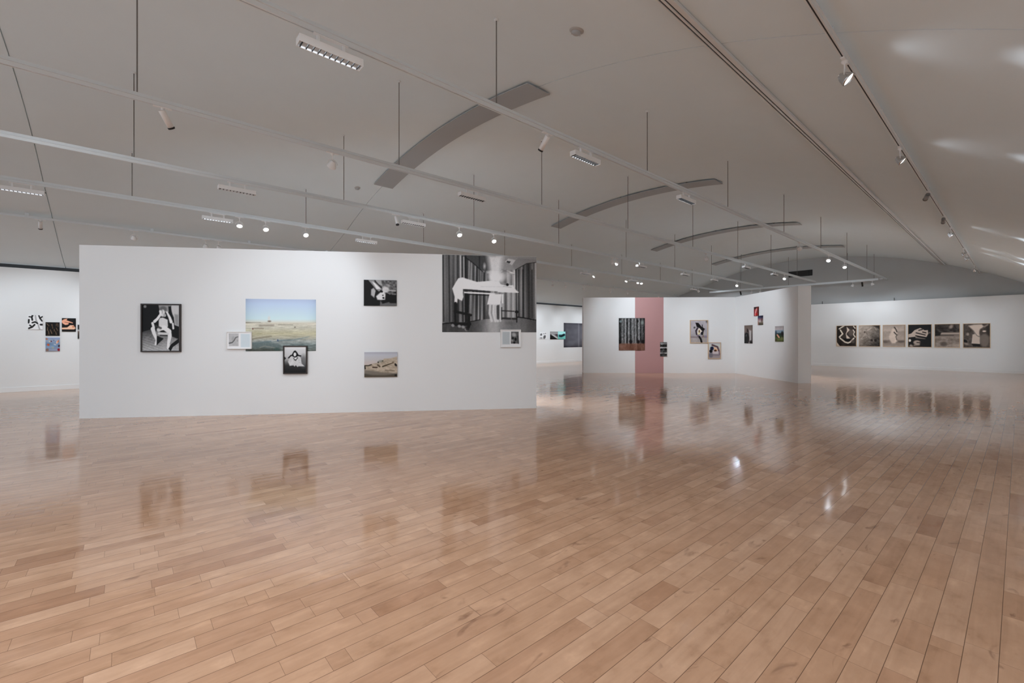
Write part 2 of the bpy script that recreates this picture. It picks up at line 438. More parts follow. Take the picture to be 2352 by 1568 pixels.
def a_mural():
    c = Cv(190, 150, (50, 75, 1835, 1505), 105)
    # ceiling of the photographed room
    c.poly([(430, 60), (1100, 60), (1100, 420), (800, 370), (470, 110)], 62, 30)
    c.poly([(1050, 60), (1850, 60), (1850, 185), (1420, 335), (1050, 430)], 138, 20)
    c.poly([(1380, 200), (1480, 110), (1840, 130), (1840, 175), (1640, 205), (1430, 320), (1380, 290)], 128, 8)
    c.poly([(1230, 185), (1290, 125), (1430, 150), (1360, 245)], 178, 10); c.poly([(1262, 165), (1340, 178), (1310, 215), (1258, 195)], 50, 10)
    # middle curtain
    mid = c.mpoly([(780, 360), (1430, 340), (1480, 1225), (800, 1270)], 20)
    c.put(mid, 112); st = c.nz(26, 2500, 3)*0.6+c.nz(60, 900, 4)*0.4
    c.a += ((st-0.5)*150*mid)[..., None]
    # left curtain in depth
    l2 = c.mpoly([(455, 100), (500, 130), (800, 370), (880, 420), (900, 1250), (560, 1315), (470, 1330)], 6)
    c.put(l2, 88); st = c.nz(24, 1800, 11, 0.02)*0.7+c.nz(55, 700, 12)*0.3; c.a += ((st-0.5)*190*l2)[..., None]
    c.line([(470, 110), (640, 235), (800, 375)], 16, 14)
    # left curtain near
    l1 = c.mpoly([(40, 60), (430, 60), (440, 1310), (240, 1330), (50, 1360)], 8)
    c.put(l1, 92); st = c.nz(42, 2500, 21)*0.7+c.nz(90, 900, 22)*0.3; c.a += ((st-0.5)*170*l1)[..., None]
    for x, w in ((180, 20), (425, 26), (485, 34), (70, 22), (745, 18)): c.line([(x, 100), (x+12, 1300)], w, 18, 22, 0.8)
    c.line([(392, 100), (396, 560)], 16, 190, 16, 0.8); c.line([(452, 120), (456, 560)], 18, 185, 16, 0.8)
    # right curtain
    r1 = c.mpoly([(1420, 335), (1640, 210), (1840, 175), (1840, 1290), (1470, 1215)], 8)
    c.put(r1, 92); st = c.nz(34, 2500, 31)*0.7+c.nz(80, 700, 32)*0.3; c.a += ((st-0.5)*160*r1)[..., None]
    for x, w in ((1490, 22), (1570, 24), (1745, 20), (1440, 14)): c.line([(x, 330), (x+4, 1230)], w, 22, 16, 0.75)
    c.line([(1405, 340), (1410, 660)], 20, 205, 12)
    c.line([(1420, 335), (1640, 208), (1840, 180)], 12, 45, 10)
    # floor
    fl = c.mpoly([(50, 1365), (240, 1335), (580, 1312), (900, 1255), (1470, 1222), (1840, 1290), (1840, 1520), (40, 1520)], 6)
    c.put(fl, 66); c.a += (fl*(np.exp(-((c.X-1010)/230)**2)*88+np.exp(-((c.X-1500)/260)**2)*38))[..., None]
    c.noise(10, 60, 200, 41, fl)
    c.line([(60, 1350), (240, 1325)], 22, 8, 10); c.line([(560, 1310), (740, 1272)], 16, 14, 10); c.line([(1465, 1215), (1600, 1232), (1840, 1275)], 20, 12, 8)
    # shaft of light
    c.poly([(890, 60), (1190, 60), (1150, 330), (1120, 560), (960, 560), (930, 330)], 202, 110, 0.95)
    c.ell(1070, 470, 120, 80, 222, 0, 90); c.ell(1170, 440, 140, 60, 190, 0, 110, 0.6)
    c.ell(840, 275, 22, 50, 185, 0, 30, 0.8); c.ell(925, 390, 40, 22, 190, 0, 30, 0.7); c.ell(1345, 390, 44, 18, 228, 0.3, 20)
    c.line([(1170, 330), (1400, 420)], 12, 90, 20, 0.6); c.line([(1160, 390), (1260, 330)], 10, 110, 20, 0.6)
    # sheeted table
    c.poly([(240, 700), (290, 610), (350, 510), (430, 492), (520, 520), (700, 570), (960, 545), (1110, 560), (1160, 610),
            (1230, 625), (1380, 620), (1430, 700), (1480, 745), (1440, 760), (900, 730), (560, 712), (440, 705), (435, 780), (445, 850), (420, 925), (340, 885), (330, 968), (280, 955), (285, 850)], 214, 14)
    c.line([(560, 600), (800, 640)], 12, 190, 18, 0.8); c.line([(770, 655), (1360, 655)], 12, 176, 14, 0.8); c.line([(1190, 640), (1350, 665)], 10, 130, 12, 0.6)
    c.ell(1272, 612, 28, 26, 10); c.line([(1150, 590), (1240, 600)], 30, 130, 24, 0.6)
    c.poly([(440, 712), (600, 712), (960, 745), (940, 770), (440, 735)], 38, 12)
    c.line([(470, 768), (1100, 790)], 26, 206, 8); c.line([(1100, 745), (1480, 750)], 20, 205, 8)
    c.line([(480, 800), (930, 815)], 18, 22, 10)
    c.poly([(480, 790), (560, 800), (545, 1140), (505, 1140)], 16, 20, 0.85)
    c.line([(1060, 790), (1180, 790)], 40, 120, 30, 0.8)
    # standing figure in white behind the table
    c.poly([(930, 800), (1160, 790), (1140, 985), (1040, 990), (890, 985)], 216, 12)
    c.poly([(1165, 790), (1200, 790), (1195, 965), (1165, 960)], 214, 8)
    for x in (945, 1015, 1060): c.line([(x, 985), (x-8, 1150), (x+30, 1290)], 44, 196, 20, 0.9)
    c.line([(1090, 1020), (1095, 1240)], 50, 62, 20, 0.9); c.line([(1140, 970), (1140, 1290)], 34, 190, 20, 0.9)
    # trolley left
    for seg, w in (([(290, 1120), (585, 1185)], 44), ([(295, 1140), (300, 1330)], 42), ([(550, 1180), (545, 1400)], 48), ([(250, 1350), (560, 1350)], 62), ([(300, 970), (300, 1110)], 52)):
        c.line(seg, w, 12, 14)
    for x, y in ((250, 1375), (370, 1390), (440, 1405), (500, 1450)): c.ell(x, y, 32, 26, 150, 0.5, 18, 0.85)
    c.ell(520, 1430, 34, 40, 20, 0, 20, 0.8)
    # trolley right
    c.line([(1160, 1098), (1400, 1108)], 20, 42, 12); c.line([(1165, 1040), (1165, 1260)], 20, 46, 12); c.line([(1175, 1240), (1450, 1250)], 34, 44, 16)
    c.ell(1450, 1118, 34, 28, 8); c.line([(1450, 1120), (1452, 1310)], 22, 28, 12); c.line([(1330, 1190), (1390, 1350)], 12, 130, 20, 0.6); c.ell(1330, 1330, 80, 24, 88, 0, 40, 0.6)
    c.noise(7, 14, 14, 51)
    return c

def a_seated():
    c = Cv(84, 108, (118, 118, 1205, 1430), 12)
    c.poly([(118, 900), (400, 820), (620, 900), (1205, 1100), (1205, 1440), (118, 1440)], 128, 40)
    c.vg([(0, 12), (0.55, 60), (0.7, 110), (1, 165)], c.mpoly([(118, 900), (400, 820), (560, 1000), (900, 1000), (1205, 1120), (1205, 1440), (118, 1440)], 20))
    for k in range(7): c.line([(118, 960+k*70), (700, 1130+k*80)], 10, 70, 14, 0.55)
    c.noise(16, 40, 20, 3, c.mpoly([(118, 900), (1205, 1000), (1205, 1440), (118, 1440)], 20))
    c.poly([(590, 118), (960, 118), (900, 330), (640, 330)], 135, 24); c.poly([(960, 118), (1205, 118), (1205, 740), (1060, 690), (1040, 480), (960, 300)], 176, 24)
    c.poly([(1060, 380), (1170, 400), (1180, 720), (1080, 680)], 120, 50, 0.8); c.poly([(880, 160), (950, 160), (1040, 620), (900, 480)], 10, 24, 0.9)
    c.ell(205, 170, 44, 40, 120, 0, 26)
    # figure in a pale shift, hands raised to the head
    c.poly([(640, 490), (720, 480), (860, 540), (870, 740), (780, 780), (600, 730), (600, 560)], 192, 20)
    c.ell(730, 240, 105, 80, 92, 0, 40); c.ell(725, 340, 56, 90, 196, -0.15, 24); c.line([(700, 420), (780, 420)], 70, 190, 30)
    c.line([(480, 590), (560, 520), (660, 380), (640, 300)], 84, 216, 18, w1=60); c.line([(960, 600), (920, 480), (840, 330)], 92, 214, 18, w1=50)
    c.line([(700, 360), (710, 250)], 26, 120, 20, 0.6); c.ell(770, 410, 40, 50, 150, 0, 24, 0.7)
    c.line([(420, 640), (455, 760)], 70, 214, 16); c.line([(1010, 650), (1025, 790)], 54, 196, 16)
    c.line([(640, 790), (760, 770), (900, 870)], 130, 210, 20); c.line([(430, 800), (460, 920), (550, 1120), (510, 1240)], 120, 208, 16, w1=52)
    c.line([(900, 880), (925, 1000), (890, 1180), (870, 1350)], 130, 214, 16, w1=64)
    c.ell(600, 830, 60, 60, 190, 0, 40); c.line([(520, 720), (660, 780)], 60, 60, 30, 0.9); c.line([(610, 930), (860, 940)], 70, 186, 16)
    c.line([(640, 985), (850, 990)], 24, 8, 8); c.line([(670, 1030), (850, 1035)], 20, 120, 12)
    c.poly([(545, 1000), (700, 1060), (740, 1080), (540, 1265)], 8, 20); c.line([(930, 1220), (1060, 1120)], 26, 130, 20)
    c.poly([(880, 1370), (960, 1240), (1205, 1060), (1205, 1180), (1010, 1320), (950, 1440)], 6, 14)
    c.noise(6, 12, 12, 9); return c

def a_beach():
    c = Cv(140, 110, (115, 75, 2030, 1495), 160)
    c.vg([(0, (158, 170, 192)), (0.1, (168, 184, 204)), (0.25, (176, 194, 206)), (0.38, (182, 202, 206)), (0.43, (190, 196, 190)), (0.46, (186, 182, 168)), (0.55, (174, 172, 158)), (0.66, (168, 164, 138)), (0.74, (158, 156, 140)), (0.8, (140, 144, 140)), (0.88, (112, 122, 120)), (1, (92, 98, 94))])
    e = np.minimum(1, np.exp(-(c.X-115)/160)*0.5+np.exp(-(2030-c.X)/130)*0.4)
    c.a -= (e*44*(c.Y < 720))[..., None]
    low = c.mpoly([(115, 700), (2030, 740), (2030, 1500), (115, 1500)], 10)
    c.noise(18, 190, 26, 2, low); c.noise(24, 90, 30, 5, c.mpoly([(115, 1130), (2030, 1150), (2030, 1500), (115, 1500)], 60), -0.8)
    c.line([(115, 722), (520, 715)], 20, (92, 88, 72), 14, 0.9, w1=4); c.ell(755, 680, 44, 22, (108, 96, 84), 0, 22); c.ell(745, 600, 34, 60, (196, 190, 182), 0, 40, 0.6)
    c.line([(500, 800), (700, 790), (860, 790)], 40, (128, 120, 108), 50, 0.8); c.line([(1000, 772), (1390, 775)], 16, (120, 118, 104), 16, 0.8)
    c.ell(1448, 840, 18, 20, (104, 100, 90), 0, 16); c.ell(312, 885, 18, 24, (104, 72, 62), 0, 16); c.line([(350, 875), (590, 880)], 30, (118, 108, 92), 24, 0.7)
    c.line([(300, 1165), (480, 1130), (800, 1090)], 30, (112, 106, 90), 40, 0.8)
    c.line([(300, 1290), (700, 1240), (960, 1200), (1400, 1190), (1830, 1100)], 56, (104, 122, 126), 36, 0.85, w1=14)
    c.poly([(300, 1260), (700, 1230), (1000, 1290), (1060, 1420), (280, 1400)], (86, 98, 98), 60, 0.75)
    c.line([(980, 1180), (985, 1215)], 30, (72, 84, 110), 14); c.line([(820, 1215), (950, 1195)], 18, (196, 190, 182), 14, 0.8)
    c.poly([(300, 1440), (560, 1400), (1060, 1440), (1060, 1500), (115, 1500)], (62, 66, 60), 50, 0.75)
    c.line([(500, 1390), (640, 1350), (900, 1400)], 18, (150, 144, 132), 24, 0.6); c.ell(960, 1440, 80, 40, (60, 78, 74), 0, 40, 0.8)
    c.noise(7, 30, 18, 8, low); return c

def a_shawl():
    c = Cv(64, 76, (225, 205, 1210, 1370), 150)
    c.vg([(0, 205), (0.12, 184), (0.35, 172), (0.5, 140), (0.62, 84), (0.72, 48), (1, 30)])
    c.ell(1090, 850, 150, 260, 96, 0, 140, 0.8); c.poly([(225, 640), (300, 720), (225, 800)], 6, 30)
    c.poly([(390, 880), (470, 650), (560, 590), (900, 600), (980, 760), (1000, 950), (1140, 1080), (860, 1080), (820, 1110), (740, 1030), (690, 1090), (620, 1030), (470, 1060), (430, 960)], 178, 30)
    c.line([(420, 700), (520, 600), (600, 590)], 60, 30, 24); c.line([(860, 600), (960, 620)], 60, 24, 20)
    c.poly([(560, 560), (650, 400), (720, 370), (790, 440), (880, 590), (760, 680), (680, 690), (600, 640)], 12, 18)
    c.ell(700, 550, 62, 88, 190, 0, 20); c.line([(650, 720), (720, 820), (820, 700)], 52, 78, 24); c.ell(725, 725, 50, 30, 215, 0, 24)
    c.noise(16, 60, 60, 3, c.mpoly([(400, 640), (1000, 640), (1100, 1080), (430, 1060)], 30)); return c

def a_figures():
    c = Cv(80, 64, (235, 155, 1800, 1400), 22)
    c.poly([(760, 155), (1100, 155), (1800, 155), (1800, 700), (1500, 830), (1150, 600)], 92, 60)
    c.noise(46, 90, 80, 5, c.mpoly([(760, 155), (1800, 155), (1800, 760), (1280, 760), (1100, 560)], 60))
    c.poly([(450, 170), (720, 170), (1080, 600), (960, 720), (800, 590)], 132, 40); c.poly([(640, 250), (740, 290), (1060, 590), (840, 600)], 200, 50)
    c.poly([(780, 165), (1040, 165), (1120, 440), (950, 380)], 150, 40); c.line([(760, 250), (1080, 520)], 44, 44, 40, 0.9)
    c.ell(1260, 620, 170, 150, 186, 0, 80); c.ell(1420, 420, 100, 50, 150, 0.4, 50, 0.8); c.line([(1300, 640), (1720, 670)], 60, 172, 50, 0.9)
    c.line([(1340, 760), (1480, 830)], 40, 150, 30, 0.8); c.line([(1580, 820), (1740, 830)], 70, 140, 50, 0.8)
    c.poly([(590, 620), (700, 540), (820, 690), (730, 1010), (580, 880)], 158, 60); c.line([(820, 660), (770, 960)], 40, 14, 30, 0.8)
    c.poly([(1000, 770), (1200, 700), (1270, 850), (1240, 1100), (1050, 1120), (880, 1100), (820, 940)], 196, 60)
    c.ell(1090, 715, 48, 44, 8, 0.6, 30); c.ell(1140, 890, 34, 30, 40, 0, 30); c.ell(1165, 1015, 50, 42, 4, 0.4, 26)
    c.ell(1170, 1200, 110, 80, 6, 0, 40); c.poly([(1280, 850), (1780, 900), (1780, 1250), (1480, 1250), (1300, 1050)], 20, 50)
    c.poly([(1010, 1170), (1060, 1180), (1120, 1290), (1420, 1210), (1500, 1260), (1780, 1260), (1800, 1400), (1000, 1400)], 92, 50)
    c.noise(5, 30, 30, 7)
    return c

def a_rocks():
    c = Cv(84, 66, (260, 165, 1925, 1440), 160)
    c.vg([(0, (150, 150, 158)), (0.12, (166, 168, 174)), (0.3, (168, 166, 166)), (0.45, (172, 162, 158)), (1, (160, 150, 140))])
    c.poly([(260, 800), (480, 820), (700, 750), (900, 720), (1180, 600), (1250, 500), (1560, 490), (1900, 400), (1925, 1440), (260, 1440)], (158, 146, 130), 24)
    land = c.mpoly([(260, 820), (700, 760), (1180, 610), (1560, 500), (1925, 420), (1925, 1440), (260, 1440)], 24)
    c.noise(22, 150, 90, 4, land, -1.0); c.noise(14, 50, 40, 14, land)
    c.poly([(260, 1060), (700, 1100), (1100, 1190), (1925, 1240), (1925, 1440), (260, 1440)], (104, 98, 90), 90, 0.9)
    c.vg([(0, 60), (0.8, 60), (0.9, (66, 62, 56)), (1, (78, 68, 54))], c.mpoly([(260, 1250), (700, 1330), (1300, 1340), (1925, 1270), (1925, 1440), (260, 1440)], 70)*0.85)
    c.line([(280, 850), (480, 850), (620, 800)], 44, (32, 28, 22), 34); c.line([(290, 900), (310, 1000)], 60, (8, 6, 4), 40)
    c.line([(700, 935), (900, 945)], 60, (58, 44, 36), 40); c.line([(940, 820), (1040, 900)], 70, (70, 60, 48), 50)
    c.line([(1180, 900), (1400, 820), (1640, 740)], 50, (34, 26, 12), 40, w1=30); c.ell(965, 682, 44, 40, (50, 48, 42), 0, 34); c.ell(1090, 630, 110, 60, (128, 128, 118), 0, 60, 0.9); c.ell(1180, 620, 40, 40, (84, 82, 68), 0, 30)
    c.ell(1840, 820, 50, 80, (12, 8, 6), -0.6, 40); c.ell(1700, 700, 44, 60, (92, 78, 64), 0.6, 40, 0.8); c.line([(1320, 1090), (1760, 1120)], 60, (108, 98, 84), 50, 0.8); c.ell(1835, 1350, 50, 44, (8, 6, 6), 0, 50)
    return c

def a_bookL():
    c = Cv(64, 44, (290, 370, 1720, 1300), 208)
    c.poly([(380, 450), (970, 450), (970, 1170), (400, 1170)], 162, 30); c.noise(10, 120, 120, 2, c.mpoly([(380, 450), (970, 450), (970, 1170), (400, 1170)], 10))
    c.line([(430, 1000), (600, 960), (720, 820), (800, 680), (930, 640)], 80, 92, 40, w1=50); c.ell(640, 720, 80, 120, 140, 0.4, 60, 0.7); c.ell(900, 860, 40, 60, 138, 0, 40, 0.8)
    c.poly([(1090, 470), (1650, 480), (1650, 1230), (1100, 1230)], (180, 190, 194), 50); return c

def a_bookR():
    c = Cv(64, 52, (300, 340, 1690, 1310), 196)
    c.poly([(410, 440), (930, 440), (930, 1170), (420, 1170)], (160, 166, 168), 50)
    q = c.mpoly([(1020, 430), (1560, 430), (1560, 1130), (1010, 1130)], 30); c.put(q, 84)
    c.ell(1230, 610, 150, 110, 148, 0.3, 90); c.ell(1150, 810, 70, 60, 24, 0, 60); c.ell(1340, 880, 80, 90, 22, 0, 60); c.ell(1090, 950, 90, 50, 150, 0.5, 60, 0.8); c.ell(1250, 1070, 70, 60, 16, 0, 50); c.line([(1500, 700), (1540, 1100)], 90, 50, 60, 0.8)
    return c

def a_trees():
    c = Cv(84, 104, (115, 130, 1000, 1235), 62)
    c.noise(34, 60, 90, 3)
    for x, w, v in ((345, 50, 150), (460, 60, 128), (590, 70, 120), (690, 60, 118), (800, 56, 136), (250, 70, 108), (905, 60, 88), (650, 40, 110), (540, 30, 96)):
        c.line([(x, 140), (x-8, 600), (x, 1000)], w, v, 34, 0.85)
    for x, w in ((400, 40), (515, 34), (735, 34), (860, 30), (160, 60), (980, 40), (300, 18), (640, 16)):
        c.line([(x, 150), (x+4, 960)], w, 22, 26, 0.75)
    c.noise(30, 26, 60, 9); c.noise(20, 14, 26, 19)
    c.ell(750, 240, 34, 44, 10, 0, 24); c.ell(910, 290, 40, 60, (120, 130, 124), 0, 34, 0.8); c.ell(180, 250, 44, 36, (120, 132, 134), 0, 34, 0.8)
    fl = c.mpoly([(100, 1000), (1010, 990), (1010, 1250), (100, 1250)], 50)
    c.put(fl*0.85, (112, 78, 64)); c.noise(22, 60, 200, 5, fl)
    for x in (150, 520, 780, 930): c.ell(x, 940, 50, 60, (16, 4, 6), 0, 40, 0.9)
    c.line([(130, 130), (990, 135)], 30, (20, 26, 24), 20, 0.7); return c

def a_slim():
    c = Cv(30, 60, (1540, 960, 1775, 1445), 70)
    for y, v in ((1000, 130), (1090, 16), (1150, 190), (1210, 30), (1260, 62), (1330, 150), (1385, 34), (1430, 70)): c.line([(1540, y), (1660, y-20 if v < 40 else y+14), (1775, y)], 50, v, 24, 0.9)
    c.noise(40, 40, 30, 3); c.ell(1725, 1200, 40, 36, 6, 0, 20); c.ell(1600, 1020, 40, 40, 150, 0, 30, 0.7); return c

def a_dancer():
    c = Cv(64, 80, (175, 140, 745, 880), (150, 146, 150))
    c.vg([(0, (160, 156, 160)), (0.7, (142, 138, 142)), (0.76, (126, 118, 118)), (0.8, (148, 142, 142)), (1, (150, 144, 140))]); c.noise(14, 120, 110, 4)
    c.poly([(340, 210), (440, 220), (540, 340), (660, 420), (620, 470), (590, 620), (530, 610), (560, 500), (480, 390), (390, 360)], (20, 10, 14), 20)
    c.line([(410, 400), (360, 480), (380, 600)], 44, (36, 24, 34), 22); c.ell(310, 375, 34, 30, 70, -0.6, 24); c.line([(570, 290), (580, 380)], 24, 30, 20)
    c.poly([(430, 420), (480, 400), (575, 500), (520, 560), (450, 600), (400, 560)], (196, 188, 178), 24); c.ell(470, 500, 26, 44, (110, 92, 60), 0, 20); c.ell(560, 565, 40, 50, (18, 14, 30), 0, 22)
    c.ell(450, 580, 30, 22, (190, 184, 120), 0, 20, 0.8); c.line([(470, 680), (520, 760), (545, 850)], 60, (12, 4, 10), 16); c.ell(430, 650, 34, 30, (90, 72, 84), 0, 24, 0.8)
    c.line([(610, 560), (620, 780)], 26, (150, 152, 118), 26, 0.6); c.ell(600, 660, 34, 34, (110, 92, 84), 0, 24, 0.7); c.ell(675, 670, 50, 34, (112, 106, 124), 0, 30, 0.8); c.line([(175, 685), (330, 690)], 34, (110, 100, 100), 30, 0.7)
    c.ell(730, 170, 40, 50, (80, 76, 74), 0, 40, 0.8); return c

def a_workers():
    c = Cv(50, 64, (800, 925, 1195, 1435), (160, 154, 158))
    c.vg([(0, (158, 152, 160)), (0.15, (176, 182, 176)), (0.6, (164, 156, 158)), (0.75, (130, 124, 130)), (1, (146, 136, 132))])
    c.ell(920, 1110, 60, 60, (16, 28, 52), 0, 26); c.ell(885, 1200, 52, 56, (4, 6, 14), 0, 20); c.ell(885, 1330, 66, 80, (96, 96, 102), 0, 40, 0.85)
    c.line([(930, 1000), (1100, 1060), (1150, 1190)], 56, (76, 56, 60), 30, w1=44); c.line([(1010, 1100), (1080, 1160)], 60, (196, 160, 130), 26); c.ell(1030, 1185, 44, 36, (64, 36, 14), 0, 22)
    c.line([(940, 1320), (1150, 1330)], 30, (112, 104, 110), 26, 0.8); c.line([(1160, 1220), (1175, 1310)], 36, (100, 82, 92), 20, 0.8); c.poly([(950, 1200), (1130, 1220), (1120, 1290), (950, 1290)], (180, 172, 172), 30, 0.8)
    return c

def a_ladder():
    c = Cv(36, 66, (155, 790, 430, 1445), (96, 84, 78))
    c.vg([(0, (96, 84, 76)), (0.3, (108, 96, 92)), (0.5, (84, 76, 74)), (1, (60, 52, 54))]); c.poly([(330, 960), (400, 1000), (400, 1330), (330, 1400), (290, 1445), (350, 1445), (330, 1250)], (166, 164, 162), 40, 0.95)
    c.poly([(250, 890), (300, 960), (310, 1060), (240, 1020)], (34, 14, 12), 24); c.poly([(180, 1100), (230, 1050), (300, 1080), (330, 1250), (280, 1445), (155, 1445), (160, 1330)], (12, 8, 10), 30); c.ell(225, 1160, 24, 50, 92, 0.2, 26, 0.8); c.ell(385, 1400, 34, 60, 6, 0, 30)
    return c
def a_red():
    c = Cv(28, 44, (490, 135, 670, 465), (120, 20, 30)); c.ell(545, 180, 44, 40, (8, 4, 4), 0, 24); c.line([(600, 150), (655, 170), (655, 440)], 34, (70, 40, 30), 24); c.line([(590, 220), (560, 330), (550, 420)], 54, (196, 140, 132), 30); c.ell(590, 395, 36, 34, (170, 14, 24), 0, 24); c.ell(515, 310, 18, 60, (110, 24, 50), 0, 20); return c
def a_blue():
    c = Cv(28, 44, (635, 435, 810, 780), (90, 84, 84)); c.vg([(0, (20, 34, 60)), (0.2, (44, 56, 84)), (0.35, (120, 84, 96)), (0.6, (170, 160, 156)), (0.8, (90, 84, 70)), (1, (46, 44, 34))]); c.ell(775, 475, 40, 40, (14, 8, 44), 0, 24); c.line([(645, 640), (660, 770)], 34, (140, 96, 84), 24); c.ell(780, 600, 24, 80, (60, 44, 40), 0, 24, 0.8); return c
def a_valley():
    c = Cv(42, 66, (1250, 820, 1545, 1385), (90, 100, 80)); c.vg([(0, (140, 136, 136)), (0.22, (164, 156, 156)), (0.3, (120, 138, 152)), (0.42, (112, 130, 140)), (0.5, (26, 44, 44)), (0.7, (50, 62, 36)), (0.85, (92, 104, 56)), (1, (60, 66, 34))])
    c.ell(1285, 1060, 40, 70, (44, 60, 74), 0, 40, 0.8); c.ell(1510, 1090, 34, 70, (12, 16, 20), 0, 34); c.line([(1340, 1140), (1400, 1230)], 50, (206, 150, 126), 20); c.ell(1290, 1320, 44, 34, (64, 44, 30), 0, 34, 0.8); c.ell(1500, 1260, 44, 40, (110, 108, 78), 0, 40, 0.8); c.noise(12, 30, 30, 3); return c

S = (190, 176, 160)
def sep(v): return (v*1.02+4, v*0.955+1, v*0.89)
def a_mirror():
    c = Cv(66, 84, (185, 250, 1070, 1140), sep(40))
    c.noise(14, 150, 150, 2)
    c.poly([(480, 300), (900, 280), (1000, 760), (820, 880), (560, 880), (380, 700), (540, 600), (380, 420)], sep(58), 40)
    for p, w in (([(520, 250), (300, 380)], 56), ([(360, 440), (460, 600), (310, 740)], 66), ([(340, 790), (560, 960), (700, 1000), (800, 960), (960, 800)], 62), ([(950, 280), (1020, 360)], 44), ([(930, 440), (990, 520), (940, 620), (1020, 740)], 50)):
        c.line(p, w, sep(205), 22)
    c.poly([(640, 290), (790, 440), (650, 560), (640, 640), (800, 800), (640, 820), (600, 600), (660, 460)], sep(200), 30); c.ell(830, 560, 110, 140, sep(92), 0, 60, 0.9)
    c.poly([(480, 800), (860, 830), (790, 900), (580, 910)], sep(12), 30); c.poly([(185, 960), (330, 1140), (185, 1140)], sep(200), 20); c.ell(920, 930, 90, 80, sep(90), 0, 50, 0.7); return c
def a_bark():
    c = Cv(66, 84, (1210, 215, 2165, 1145), sep(120)); d = ((c.X-1210)+(c.Y-215)*0.8)/1600
    c.a = np.stack([np.interp(d, [0, 0.4, 0.8, 1.1], [k, k*0.78, k*0.45, 30]) for k in (172, 160, 148)], -1)
    c.noise(20, 120, 60, 4, None, 0.9); c.noise(16, 60, 60, 6, None, -0.8)
    c.line([(1600, 440), (1760, 330)], 50, sep(168), 40, 0.8); c.line([(1300, 800), (1480, 620)], 40, sep(170), 40, 0.6); c.line([(1400, 1100), (1640, 820), (1560, 560)], 40, sep(84), 50, 0.6); c.line([(1460, 520), (1700, 780), (1900, 900)], 34, sep(150), 40, 0.6)
    c.ell(1465, 510, 36, 40, sep(74), 0, 30); c.ell(1790, 870, 54, 50, sep(40), 0, 30); c.ell(1960, 880, 60, 56, sep(30), 0, 30); c.line([(1920, 300), (2000, 430)], 30, sep(150), 30, 0.7); c.poly([(1800, 215), (2165, 215), (2165, 420), (2060, 330)], sep(26), 60, 0.8); return c
def a_sheet():
    c = Cv(66, 84, (150, 185, 1050, 1065), sep(150)); c.vg([(0, sep(140)), (0.25, sep(160)), (0.32, sep(140)), (0.66, sep(152)), (0.72, sep(110)), (0.8, sep(120)), (1, sep(140))])
    c.poly([(540, 330), (720, 300), (740, 560), (700, 830), (660, 920), (520, 930), (430, 800), (400, 640)], sep(182), 60)
    c.line([(620, 280), (680, 360), (720, 460)], 50, sep(66), 24); c.line([(610, 480), (700, 570)], 46, sep(60), 22); c.line([(740, 580), (680, 660), (720, 790)], 40, sep(92), 26); c.ell(690, 845, 60, 30, sep(206), 0, 30); c.ell(240, 870, 120, 44, sep(78), 0, 50, 0.8); c.ell(880, 860, 160, 34, sep(70), 0, 40, 0.8)
    c.line([(1030, 190), (1030, 1050)], 40, sep(90), 40, 0.6); c.noise(8, 90, 60, 3); return c
def a_hand():
    c = Cv(66, 84, (1195, 170, 2155, 1070), sep(10))
    c.poly([(1195, 560), (1330, 520), (1460, 390), (1700, 300), (1880, 400), (2010, 390), (2030, 540), (1960, 660), (1700, 640), (1480, 660), (1195, 690)], sep(168), 24)
    for p in ([(1530, 500), (1900, 590)], [(1510, 610), (1900, 690)], [(1640, 400), (1780, 370)], [(1800, 470), (1930, 500)]): c.line(p, 40, sep(26), 26)
    c.line([(1500, 560), (1940, 650)], 38, sep(176), 18); c.line([(1520, 690), (1900, 740)], 46, sep(140), 26, w1=20); c.ell(1265, 810, 50, 56, sep(224), 0, 22)
    c.ell(1560, 890, 150, 90, sep(150), 0, 40); c.line([(1560, 890), (1720, 900)], 34, sep(30), 24); c.line([(1450, 1000), (1660, 980)], 60, sep(150), 34, 0.8); c.ell(1320, 1020, 90, 50, sep(170), 0.3, 50, 0.8); c.ell(1230, 970, 40, 34, sep(6), 0, 24); c.ell(2080, 500, 40, 40, sep(110), 0, 34, 0.8); return c
def a_table():
    c = Cv(66, 84, (135, 130, 1045, 970), sep(110)); c.vg([(0, sep(58)), (0.3, sep(44)), (0.35, sep(70)), (0.38, sep(150)), (0.44, sep(150)), (0.47, sep(40)), (0.5, sep(110)), (0.58, sep(132)), (0.7, sep(112)), (1, sep(130))])
    c.noise(34, 110, 70, 5, c.mpoly([(135, 130), (1045, 130), (1045, 420), (135, 420)], 20), -0.7); c.noise(26, 90, 70, 8, c.mpoly([(135, 600), (1045, 600), (1045, 970), (135, 970)], 60)); c.ell(740, 220, 90, 60, sep(160), -0.8, 60, 0.8)
    c.poly([(135, 380), (380, 430), (330, 540), (135, 560)], sep(20), 40, 0.9); c.ell(480, 850, 120, 80, sep(74), 0, 60, 0.8); c.ell(900, 900, 160, 50, sep(170), 0, 60, 0.6); c.line([(860, 545), (1045, 540)], 30, sep(140), 30, 0.8); return c
